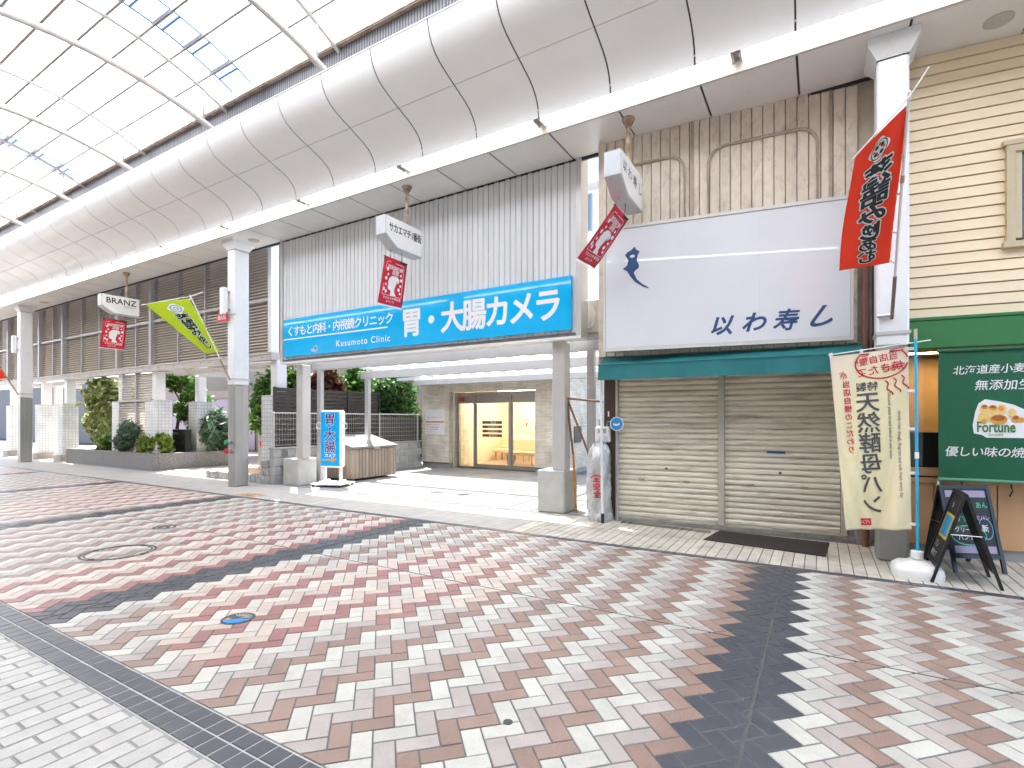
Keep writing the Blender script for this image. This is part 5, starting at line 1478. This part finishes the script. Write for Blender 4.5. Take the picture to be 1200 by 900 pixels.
mb = MB(); flat(mb, blog, [(.60, .47), (.585, .55), (.62, .68), (.66, .76), (.74, .80), (.9, .78), (1.08, .745), (1.2, .70), (1.3, .60), (1.3, .47), (1.2, .43), (.75, .43), (.70, .455)]); part('logo_card', mb, PWHITE, bk)
def bmap2(x, y):
    return Vector(blog(x, y)) + (Vector(TR(0, -.003, 0)) - Vector(TR(0, 0, 0)))
def bmap3(x, y):
    return Vector(blog(x, y)) + (Vector(TR(0, -.005, 0)) - Vector(TR(0, 0, 0)))
BR1 = mat('bread_crust', (.36, .11, .02), .6, .2, 30); BR2 = mat('bread_gold', (.72, .32, .04), .6, .15, 30); BR3 = mat('bread_pale', (.85, .58, .20), .6, .1, 30)
mb = MB()
for cx, cy, rx, ry in ((.73, .705, .055, .045), (.83, .695, .06, .05), (.94, .70, .055, .05), (.70, .63, .05, .04), (1.06, .67, .05, .04), (.67, .60, .03, .025), (.79, .625, .05, .045)): flat(mb, bmap2, ellipse(cx, cy, rx, ry, 18))
part('bread_rolls', mb, BR3, bk)
mb = MB()
for cx, cy, rx, ry in ((.73, .725, .045, .022), (.83, .718, .05, .024), (.93, .71, .035, .025), (.90, .605, .105, .048), (1.10, .61, .05, .035), (1.17, .60, .03, .025), (.72, .585, .035, .025)): flat(mb, bmap3, ellipse(cx, cy, rx, ry, 18))
part('bread_crusts', mb, BR2, bk)
mb = MB(); bm4 = lambda x, y: Vector(blog(x, y)) + (Vector(TR(0, -.007, 0)) - Vector(TR(0, 0, 0)))
for cx, cy, rx, ry in ((.73, .732, .03, .012), (.83, .726, .036, .013), (.895, .618, .08, .026), (1.10, .62, .03, .016)): flat(mb, bm4, ellipse(cx, cy, rx, ry, 18))
part('bread_tops', mb, BR1, bk)
lettering(bmap2, [('Fortune', .145, .63, .485, {'bold': .02, 'spacing': 1.0})], mat('logo_green', (.05, .19, .05), .5), bk)
lettering(bmap2, [('Since2002', .03, .78, .448, {'bold': .02, 'spacing': 1.4})], MATS['logo_green'], bk)

# ================================================================== A-FRAME BOARDS
def aframe(name, lab, p0, p1, q0, q1, h, cards):
    """p0,p1 feet of the first board; q0,q1 feet of the second; apex midway"""
    p0, p1, q0, q1 = [Vector((*a, 0)) for a in (p0, p1, q0, q1)]
    t = thing(name, lab, 'signboard', (p0 + p1 + q0 + q1) / 4)
    a0, a1 = (p0 + q0) / 2 + Vector((0, 0, h)), (p1 + q1) / 2 + Vector((0, 0, h))
    for bi, (f0, f1) in enumerate(((p0, p1), (q0, q1))):
        nrm = (f1 - f0).cross(a0 - f0).normalized()
        if (nrm.dot((a0 + a1) / 2 - (p0 + p1 + q0 + q1) / 4 + (f0 + f1) / 2 * 0) if False else nrm.dot((f0 + f1) / 2 - (p0 + p1 + q0 + q1) / 4)) < 0: nrm = -nrm
        def S(x, y, d=0, f0=f0, f1=f1, nrm=nrm): return f0.lerp(f1, x).lerp(a0.lerp(a1, x), y) + nrm * d
        W_ = (f1 - f0).length; fw_ = .032 / W_
        def bar(x0, x1, y0, y1, d0, d1):
            mb = MB(); mb.add([tuple(S(x, y, d)) for d in (d0, d1) for (x, y) in ((x0, y0), (x1, y0), (x1, y1), (x0, y1))], [(3, 2, 1, 0), (4, 5, 6, 7), (0, 1, 5, 4), (1, 2, 6, 5), (2, 3, 7, 6), (3, 0, 4, 7)])
            return mb
        part('leg', bar(0, fw_, 0, 1, -.012, .012), BLACK, t); part('leg', bar(1 - fw_, 1, 0, 1, -.012, .012), BLACK, t)
        part('rail', bar(fw_, 1 - fw_, .16, .20, -.011, .011), BLACK, t); part('rail', bar(fw_, 1 - fw_, .96, 1.0, -.011, .011), BLACK, t)
        bo = part('chalkboard', bar(fw_, 1 - fw_, .20, .96, -.006, .004), mat('chalkboard', (.02, .021, .02), .6, .2, 12) if bi == 0 else mat('board_back', (.055, .042, .03), .6, .15, 10), t)
        if bi == 0:
            sgn = 1 if (f1 - f0).cross(Vector((0, 0, 1))).dot(nrm) > 0 else -1
            def mp(x, y, S=S): return S((x if sgn > 0 else 1 - x), y, .0055)
            for kind, args in cards:
                if kind == 'rect':
                    (x0, y0, x1, y1, m_) = args; mb = MB(); flat(mb, mp, [(x0, y0), (x1, y0), (x1, y1), (x0, y1)]); mb.v = [tuple(Vector(v) + nrm * (.0012 if m_ is CARDB else 0)) for v in mb.v]; part('printed_card', mb, m_, t)
                elif kind == 'text':
                    (body, size, x, y, m_) = args; lettering(lambda a, b, S=S: S((a if sgn > 0 else 1 - a), b, .0065), [(body, size, x, y, {'bold': .01, 'line': 1.0, 'sx': 1.5})], m_, t, 'chalk_writing')
                elif kind == 'ring':
                    (cx, cy, rx, ry, m_) = args; mb = MB(); stroke(mb, lambda a, b, S=S: S((a if sgn > 0 else 1 - a), b, .0062), ellipse(cx, cy, rx, ry, 20), .012, True); part('chalk_border', mb, m_, t)
    for s_ in (0.0, 1.0):
        part('stay', MB().tube([p0.lerp(p1, s_).lerp(a0.lerp(a1, s_), .55), q0.lerp(q1, s_).lerp(a0.lerp(a1, s_), .55)], .004, 5), STEEL, t)
    return t
CH = mat('chalk_white', (.75, .75, .73), .8); CHG = mat('chalk_green', (.10, .55, .35), .8); CHP = mat('chalk_pink', (.7, .3, .45), .8); CHB = mat('chalk_blue', (.12, .40, .65), .8)
CARDY = mat('card_yellow', (.75, .52, .05), .5); CARDB = mat('card_blue', (.03, .32, .62), .5); LAV = mat('card_lavender', (.36, .30, .42), .6)
aframe('menu_board', 'wider black framed chalkboard stand behind, with green and white writing', (1.13, 6.58), (1.56, 6.77), (.95, 7.0), (1.36, 7.18), .83,
       [('rect', (.1, .22, .9, .30, LAV)), ('rect', (.1, .86, .9, .94, LAV)), ('text', ('今日の', .09, .14, .70, CH)), ('text', ('おすすめ', .08, .10, .58, CHG)), ('text', ('クリーム', .07, .16, .46, CH)), ('text', ('パン 180', .07, .2, .37, CH)),
        ('ring', (.42, .42, .34, .11, CHG)), ('text', ('あん', .08, .66, .74, CHG)), ('text', ('食パン', .06, .62, .60, CHP)), ('ring', (.78, .50, .13, .12, CHB)), ('text', ('新', .09, .70, .47, CH))])
aframe('menu_board', 'narrow black framed chalkboard stand in front, with a yellow and blue card', (.885, 6.55), (.885, 6.07), (1.385, 6.58), (1.375, 6.09), .83,
       [('rect', (.18, .46, .86, .74, CARDY)), ('rect', (.25, .49, .79, .71, CARDB)), ('text', ('＊', .12, .35, .79, CH)), ('text', ('パン', .10, .2, .34, CH)), ('text', ('焼きたて', .075, .14, .24, CH)), ('text', ('10時', .07, .3, .56, NAVY))])

# ================================================================== FLAGS
def flagthing(name, lab, cat, loc): return thing(name, lab, cat, loc)
def cloth(t, S, m, nu=40, nv=90, name='cloth'):
    mb = MB(); mb.grid(lambda u, v: S(u, v), nu, nv); return part(name, mb, m, t, solid=.002, smooth=True)
def fmap(S, w, h, d, eps=.004):
    """x across 0..w from the pole-less edge, y up 0..h"""
    cp = Vector((0, 0, CAM_H))
    def f(x, y):
        u, v = x / w, 1 - y / h
        p = S(u, v); a = S(u + .01, v) - S(u - .01, v); b = S(u, v + .01) - S(u, v - .01)
        q = a.cross(b).normalized()
        if q.dot(d) < 0: q = -q
        return p + q * eps
    CURVED.append(f)
    return f
# cream nobori
nf = flagthing('cream_flag', 'tall cream nobori flag with mirrored bread lettering on a bright blue pole', 'flag', (.80, 6.25, 0))
def SC(u, v):
    wv = .022 * math.sin(u * 7 + v * 5) * (.3 + v) + .012 * math.sin(u * 17 + v * 11) * (.3 + v) + .007 * math.sin(u * 31 - v * 19) * (1 - u) * v + .035 * v * v * math.sin(u * 4)
    l = Vector((.085, 6.28, 2.155)).lerp(Vector((.225, 6.30, .375)), v)
    r_ = Vector((.735, 6.27, 2.205)).lerp(Vector((.760, 6.30, .44)), v)
    p = l.lerp(r_, u); return p + Vector((0, wv, -.012 * math.sin(u * math.pi) * v))
CRM = mat('cream_cloth', (.80, .74, .47), .5, .05, 2.5, .1, 120, color2=(.78, .70, .56))
cloth(nf, SC, CRM)
part('pole', MB().tube([(.805, 6.25, .20), (.785, 6.22, 2.27)], .0125, 10), mat('cyan_pole', (.02, .42, .68), .35), nf)
part('pole_tip', MB().tube([(.785, 6.22, 2.27), (.784, 6.219, 2.37)], .014, 10), mat('beige_tip', (.55, .45, .33), .5), nf)
part('pole_joint', MB().tube([(.797, 6.238, 1.13), (.796, 6.237, 1.19)], .017, 10), PWHITE, nf)
part('cross_bar', MB().tube([(.07, 6.28, 2.17), (.9, 6.22, 2.255)], .006, 6), PWHITE, nf)
for v, in ((.01,), (.24,), (.45,), (.69,), (.97,)):
    a = SC(1.0, v); part('loop', MB().cbox(a.x - .01, a.x + .06, a.y - .012, a.y + .004, a.z - .014, a.z + .014, .003), PWHITE, nf)
for u in (.02, .42): 
    a = SC(u, 0); part('loop', MB().cbox(a.x - .015, a.x + .015, a.y - .006, a.y + .006, a.z - .01, a.z + .035, .003), PWHITE, nf)
mb = MB(); mb.lathe((.80, 6.25, 0), [(.05, .17), (.05, .24), (.03, .245)], 16); part('socket', mb, PWHITE, nf)
WPL = mat('white_plastic', (.78, .78, .77), .35, .03, 5, dirt=.1, dscale=6)
def basef(u, v):
    a = 2 * math.pi * u; r = (abs(math.cos(a)) ** 4 + abs(math.sin(a)) ** 4) ** -.25
    prof = [(1.0, 0), (1.02, .05), (.98, .09), (.85, .11), (.78, .125), (.45, .14), (.25, .165), (.0, .17)]
    k = min(int(v * 7), 6); q = v * 7 - k; pr = prof[k][0] * (1 - q) + prof[k + 1][0] * q; z = prof[k][1] * (1 - q) + prof[k + 1][1] * q
    return (.80 + .20 * r * pr * math.cos(a), 6.27 + .19 * r * pr * math.sin(a), z)
mb = MB(); mb.grid(basef, 48, 14); part('water_base', mb, WPL, nf, smooth=True)
FC = fmap(SC, .65, 1.78, Vector((0, -1, 0)), .006)
GRYI = mat('grey_ink', (.085, .085, .10), .6); CRI = mat('crimson_ink', (.55, .02, .05), .6)
lettering(FC, vruns('天然酵母パン', .215, .30, 1.375, .205, bold=.012, flip=-1), GRYI, nf)
lettering(FC, [('特製', .095, .395, 1.40, {'flip': -1, 'bold': .015})], GRYI, nf)
lettering(FC, vruns('当店自慢のこだわり', .075, .125, 1.51, .083, bold=.012, flip=-1), CRI, nf)
mb = MB(); FC2 = fmap(SC, .65, 1.78, Vector((0, -1, 0)), .008)
stroke(mb, FC, [(x, y) for x, y in ellipse(.43, 1.66, .215, .155, 36) if x < .645 and y < 1.775], .014)
for dy in (-.075, -.098, .075, .098): stroke(mb, FC, [(.27, 1.64 + dy), (.62, 1.70 + dy * .9)], .008)
for k in range(3): stroke(mb, FC, [(.46 + k * .065 + .015 * math.sin(q * 1.1) + .01 * q * .6, 1.475 + k * .02 - q * .018) for q in range(9)], .012)
g_ = random.Random(4)
for k in range(60):
    a = g_.uniform(0, 6.28); q = .035 * math.sqrt(g_.random()); stroke(mb, FC, [(.10 + q * math.cos(a), 1.565 + 1.2 * q * math.sin(a)), (.105 + q * math.cos(a), 1.572 + 1.2 * q * math.sin(a))], .004)
part('crimson_print', mb, CRI, nf)
lettering(FC, [('当店自慢!', .082, .575, 1.69, {'flip': -1, 'bold': .01, 'rot': .12}), ('焼きたて', .10, .615, 1.585, {'flip': -1, 'bold': .01, 'rot': .12})], CRI, nf)
lettering(FC, [('horlnol shin unim chihi hin ui shun ho inoi h', .036, .465, 1.34, {'rot': -math.pi / 2 + .0, 'spacing': 1.0}), ('horim unniil unniil ihi nomin nnnun on lomn on ho unhin', .036, .545, 1.15, {'rot': -math.pi / 2 + .0, 'spacing': .97})] if False else
          [('Natural yeast bread baked in our oven', .042, .475, 1.36, {'rot': -math.pi / 2}), ('slowly risen dough, fragrant and soft, fresh every day', .040, .555, 1.17, {'rot': -math.pi / 2})], GRYI, nf)
mb = MB(); stroke(mb, FC, [(.17 + .01 * k, .08) for k in range(11)], .07); part('red_seal', mb, CRI, nf)
lettering(FC2, [('パン', .045, .26, .065, {'flip': -1})], PWHITE, nf)

# red nobori on the right column
rf = flagthing('red_flag', 'red nobori flag with mirrored black brush lettering on a pole leaning from the right column', 'flag', (.63, 6.6, 2.6))
RP0, RP1 = Vector((.645, 6.68, 2.56)), Vector((.612, 5.17, 4.13))
def SRd(u, v):
    a = Vector((.262, 5.33, 3.775)).lerp(Vector((.610, 5.235, 4.055)), u)
    b = Vector((.160, 6.05, 2.975)).lerp(Vector((.590, 6.30, 3.055)), u)
    bow = math.sin(math.pi * v) * (1 - u) * .03
    p = a.lerp(b, v) + Vector((-.5, -.4, .2)) * bow + Vector((.3, .5, .3)) * (.015 * math.sin(u * 6 + v * 7))
    return p
REDC = mat('red_cloth', (.92, .042, .006), .55, .04, 4, .1, 120)
cloth(rf, SRd, REDC)
part('pole', MB().tube([RP0.lerp(RP1, .22), RP1], .0125, 8), PWHITE, rf)
part('pole_sleeve', MB().tube([RP0, RP0.lerp(RP1, .23)], .017, 8), mat('pole_brown', (.22, .16, .12), .6), rf)
part('pole_joint', MB().tube([RP0.lerp(RP1, .66), RP0.lerp(RP1, .69)], .017, 8), mat('tan_joint', (.5, .36, .2), .5), rf)
d_ = (Vector((.262, 5.33, 3.775)) - RP1).normalized()
part('cross_bar', MB().tube([Vector((.262, 5.33, 3.775)) + d_ * .03, RP1 + Vector((0, 0, -.05)), RP1 - d_ * .18], .006, 6), PWHITE, rf)
for v in (.02, .28, .52, .77, .98):
    a = SRd(1.0, v); q = RP0.lerp(RP1, 1 - (.02 + v * .70)); part('loop', MB().tube([a - (q - a).normalized() * .02, q], .011, 6), PWHITE, rf)
part('bracket', MB().tube([(.52, 6.70, 2.60), (.66, 6.69, 2.60)], .02, 8), STEEL, rf)
FR = fmap(SRd, .45, 1.42, Vector((0, -1, -.2)), .004); FR2 = fmap(SRd, .45, 1.42, Vector((0, -1, -.2)), .0065)
txt = vruns('落語み', .235, .225, 1.13, .205, sx=1.0, flip=-1) + [('ゅ', .16, .165, .40, {'flip': 1, 'align': 'CENTER'})]
def redruns(bold):
    r_ = [(c, .24, .245, 1.12 - .2 * (i + 1), {'flip': -1, 'align': 'CENTER', 'bold': bold, 'sx': 1.05}) for i, c in enumerate('落語み')]
    r_ += [('ゅ', .17, .235, .375, {'flip': -1, 'align': 'CENTER', 'bold': bold}), ('じ', .21, .25, .33, {'flip': -1, 'align': 'CENTER', 'bold': bold, 'sx': 1.15})]
    r_ += [('あ', .165, .235, .20, {'flip': -1, 'align': 'CENTER', 'bold': bold, 'sx': 1.15}), ('む', .165, .235, .06, {'flip': -1, 'align': 'CENTER', 'bold': bold, 'sx': 1.15})]
    return r_
lettering(FR, redruns(.075), mat('flag_white', (.75, .85, .84), .6), rf, 'lettering_outline')
lettering(FR2, redruns(.03), INK, rf)
mb = MB(); flat(mb, FR, [(.235 + .085 * (1 + .12 * math.cos(4 * a)) * math.cos(a), 1.245 + .10 * (1 + .12 * math.cos(4 * a)) * math.sin(a)) for a in np.linspace(0, 6.28, 32)[:-1]]); part('crest', mb, MATS['flag_white'], rf)
mb = MB(); FR3 = FR2
stroke(mb, FR3, ellipse(.235, 1.245, .07, .083, 24), .008, True)
for k in range(4):
    a = k * 1.571 + .78; flat(mb, FR3, ellipse(.235 + .035 * math.cos(a), 1.245 + .045 * math.sin(a), .018, .02, 10))
part('crest_lines', mb, INK, rf)
mb = MB()
for k in range(4):
    a = k * 1.571; flat(mb, FR3, ellipse(.235 + .043 * math.cos(a), 1.245 + .053 * math.sin(a), .013, .013, 8))
part('crest_dots', mb, REDC, rf)

# lime flag on the middle column
lf = flagthing('lime_flag', 'lime green nobori flag with dark brush lettering on a pole leaning from the left column', 'flag', (-11.4, 6.7, 2.42))
GP0, GP1 = Vector((-11.4, 6.72, 2.40)), Vector((-11.4, 5.86, 4.13))
def SG(u, v):
    a = Vector((-11.80, 5.19, 3.85)).lerp(Vector((-11.405, 5.84, 4.06)), u)
    b = Vector((-11.56, 6.26, 2.965)).lerp(Vector((-11.37, 6.49, 2.985)), u)
    return a.lerp(b, v) + Vector((.2, -.3, .4)) * (.02 * math.sin(u * 5 + v * 4))
LIME = mat('lime_cloth', (.46, .62, .008), .55, .04, 4)
cloth(lf, SG, LIME)
part('pole', MB().tube([GP0.lerp(GP1, .25), GP1], .0125, 8), PWHITE, lf)
part('pole_sleeve', MB().tube([GP0, GP0.lerp(GP1, .26)], .018, 8), RUST, lf)
d_ = (Vector((-11.80, 5.19, 3.85)) - GP1).normalized()
part('cross_bar', MB().tube([Vector((-11.80, 5.19, 3.85)) + d_ * .06, GP1 + Vector((0, 0, -.03)), GP1 - d_ * .25], .008, 6), PWHITE, lf)
for v in (.02, .30, .55, .80):
    a = SG(1.0, v); q = GP0.lerp(GP1, 1 - (.02 + v * .66)); part('loop', MB().tube([a, q], .014, 6), PWHITE, lf)
FG = fmap(SG, .60, 1.45, Vector((1, -1, 0)), .006); FG2 = fmap(SG, .60, 1.45, Vector((1, -1, 0)), .010)
def limeruns(b): return [(c, .24, .34, 1.10 - .19 * (i + 1), {'align': 'CENTER', 'bold': b, 'sx': 1.0}) for i, c in enumerate('落語みゅじ')]
lettering(FG, limeruns(.07), MATS['flag_white'], lf, 'lettering_outline'); lettering(FG2, limeruns(.03), INK, lf)
mb = MB(); flat(mb, FG, [(.33 + .11 * (1 + .12 * math.cos(4 * a)) * math.cos(a), 1.245 + .12 * (1 + .12 * math.cos(4 * a)) * math.sin(a)) for a in np.linspace(0, 6.28, 28)[:-1]]); part('crest', mb, MATS['flag_white'], lf)
mb = MB(); stroke(mb, FG2, ellipse(.33, 1.245, .075, .085, 20), .016, True); stroke(mb, FG2, ellipse(.33, 1.245, .03, .035, 12), .014, True); part('crest_lines', mb, mat('crest_grey', (.25, .25, .28), .6), lf)

# flag pole at the far left column
ff = flagthing('far_flag_pole', 'rusty flag pole with the end of a red flag at the far left column', 'flag', (-24.3, 6.7, 2.4))
part('pole', MB().tube([(-24.3, 6.72, 2.38), (-24.3, 5.95, 3.9)], .02, 8), RUST, ff)
mb = MB(); mb.grid(lambda u, v: Vector((-24.3, 6.42 - .45 * (1 - v), 2.95 + .9 * (1 - v))).lerp(Vector((-24.6, 6.1 - .45 * (1 - v), 2.9 + .85 * (1 - v))), u), 4, 8); part('cloth', mb, REDC, ff, solid=.003)

# ================================================================== HANGING SIGNS AND RED BANNERS
REDB = mat('banner_red', (.56, .006, .03), .6, .05, 5, .1, 120)
def hanging(xc, name_lab, banner_lab, runs, letter_m, sway, small=None):
    t = thing('hanging_sign', name_lab, 'sign', (xc, 6.57, 4.35), 'signs hanging from the arcade soffit')
    y0, y1 = 6.125, 7.02; th = .11
    pr = [(y0, 4.84), (y0, 4.53), (6.40, 4.35), (y1, 4.35), (y1, 4.84)]
    mb = MB(); mb.prism([(xc - th, y, z) for y, z in pr], (2 * th, 0, 0)); recalc(part('case', mb, mat('sign_steel', (.52, .54, .56), .35, .06, 5, metal=.2), t, bevel=.008))
    mb = MB(); mb.prism([(xc + th + .0005, y, z) for y, z in [(y0 + .02, 4.825), (y0 + .02, 4.54), (6.405, 4.368), (y1 - .02, 4.368), (y1 - .02, 4.825)]], (.006, 0, 0)); recalc(part('lit_face', mb, LITSIGN, t))
    mb = MB(); mb.tube([(xc, 6.75, 4.84), (xc, 6.75, SZ - .1)], .028, 10); part('hanger_pipe', mb, RUST, t)
    mb = MB(); mb.lathe((xc, 6.75, SZ - .12), [(.03, 0), (.085, .10), (.085, .119)], 14); part('ceiling_rose', mb, RUST, t)
    mf = plane((xc + th + .0085, y0, 4.35), (0, 1, 0), (0, 0, 1))
    lettering(mf, runs, letter_m, t)
    if small: lettering(mf, small, mat('sign_olive', (.35, .40, .30), .5), t)
    for y in (6.36, 6.62): part('hook', MB().tube([(xc, y, 4.35), (xc, y, 4.26), (xc + sway * .03, y, 4.20)], .008, 6), RUST, t)
    b = thing('red_banner', banner_lab, 'banner', (xc, 6.49, 4.19), 'red banners under the hanging signs')
    ca, sa = math.cos(sway), math.sin(sway)
    def S(u, v):
        l_ = .77 * v; sk_ = -.12 * v * (1 if sway < -.3 else .6)
        return Vector((xc + l_ * sa + .012 * math.sin(u * 5 + v * 4), 6.215 + .55 * u + sk_ * (1 if sway < -.3 else 1), 4.195 - l_ * ca))
    cloth(b, S, REDB, 12, 20)
    F = fmap(S, .55, .77, Vector((1, 0, .0)), .004); F2 = fmap(S, .55, .77, Vector((1, 0, 0)), .0055)
    mb = MB(); flat(mb, F, [(0, .74), (.55, .74), (.55, .77), (0, .77)]); flat(mb, F, [(0, .1), (.016, .1), (.016, .74), (0, .74)]); flat(mb, F, [(.534, .1), (.55, .1), (.55, .74), (.534, .74)]); part('dark_hem', mb, mat('hem_dark', (.03, .012, .02), .6), b)
    mb = MB()
    stroke(mb, F2, [(.06, .16), (.06, .68), (.09, .71), (.46, .71), (.49, .68), (.49, .16)], .007); stroke(mb, F2, [(.06, .16), (.49, .16)], .006)
    sil = [(.19, .46), (.22, .49), (.30, .505), (.36, .50), (.41, .47), (.42, .43), (.40, .40), (.36, .385), (.345, .34), (.33, .29), (.33, .23), (.36, .19), (.37, .17), (.27, .165), (.24, .175), (.25, .21), (.245, .25), (.20, .255), (.18, .27), (.165, .31), (.175, .35), (.155, .37), (.165, .40), (.17, .44)]
    flat(mb, F2, sil)
    for k, (x, y) in enumerate(((.10, .58), (.13, .50), (.095, .43), (.11, .33), (.085, .25), (.44, .54), (.46, .46), (.45, .36), (.42, .29), (.45, .23), (.14, .22))): flat(mb, F2, ellipse(x, y, .02 if k % 2 else .028, .022 if k % 2 else .03, 9))
    part('white_print', mb, PWHITE, b)
    F3 = fmap(S, .55, .77, Vector((1, 0, 0)), .007)
    mb = MB(); flat(mb, F3, ellipse(.305, .42, .035, .04, 10)); part('flower_print', mb, mat('flower_red', (.6, .08, .1), .6), b)
    mb = MB(); flat(mb, F3, ellipse(.36, .44, .018, .022, 8)); flat(mb, F3, ellipse(.365, .40, .015, .018, 8)); flat(mb, F3, ellipse(.33, .365, .013, .02, 8)); part('leaf_print', mb, mat('leaf_teal', (.15, .4, .4), .6), b)
    lettering(F2, [('池田栄町商', .078, .085, .60, {'bold': .015}), ('店街', .085, .22, .525, {'bold': .015}), ('サカエマチ商店街', .05, .09, .10, {'bold': .01}), ('ようこそ', .045, .17, .045, {'bold': .01})], PWHITE, b)
    mb = MB(); mb.tube([S(0, 0) + Vector((0, -.01, .004)), S(1, 0) + Vector((0, .01, .004))], .009, 6); part('top_rod', mb, BLACK, b)
    mb = MB()
    for k in range(24):
        a = S(k / 23, 1.0); mb.tube([a, a + Vector((sa * .03, -.004, -.03 * ca))], .0045, 4)
    part('fringe', mb, PWHITE, b, stuff=True)
hanging(-6.15, 'white hanging sign with black katakana in front of the blue clinic sign', 'red banner hanging in front of the grey ribbed wall above the blue sign', [('サカエマチ1番街', .16, .075, .255, {'bold': .02, 'sx': .66})], INK, -.10)
hanging(-2.21, 'white hanging sign with navy brush lettering near the white shop sign', 'red banner blown sideways below the sign with navy brush lettering', [('以', .15, .05, .27, {'shear': .2, 'bold': .015}), ('わ', .17, .25, .24, {'shear': .1, 'bold': .01}), ('寿', .17, .45, .22, {'shear': .1, 'bold': .01}), ('し', .19, .66, .20, {'shear': .25, 'bold': .01})], NAVY, -.62)
hanging(-16.35, 'white hanging sign with dark capital letters in front of the louvred screen', 'red banner hanging in front of the louvred screen at the left', [('BRANZ', .21, .10, .27, {'spacing': 1.06, 'bold': .014})], INK, -.02, [('池田栄町', .075, .50, .19, {'spacing': 1.0})])
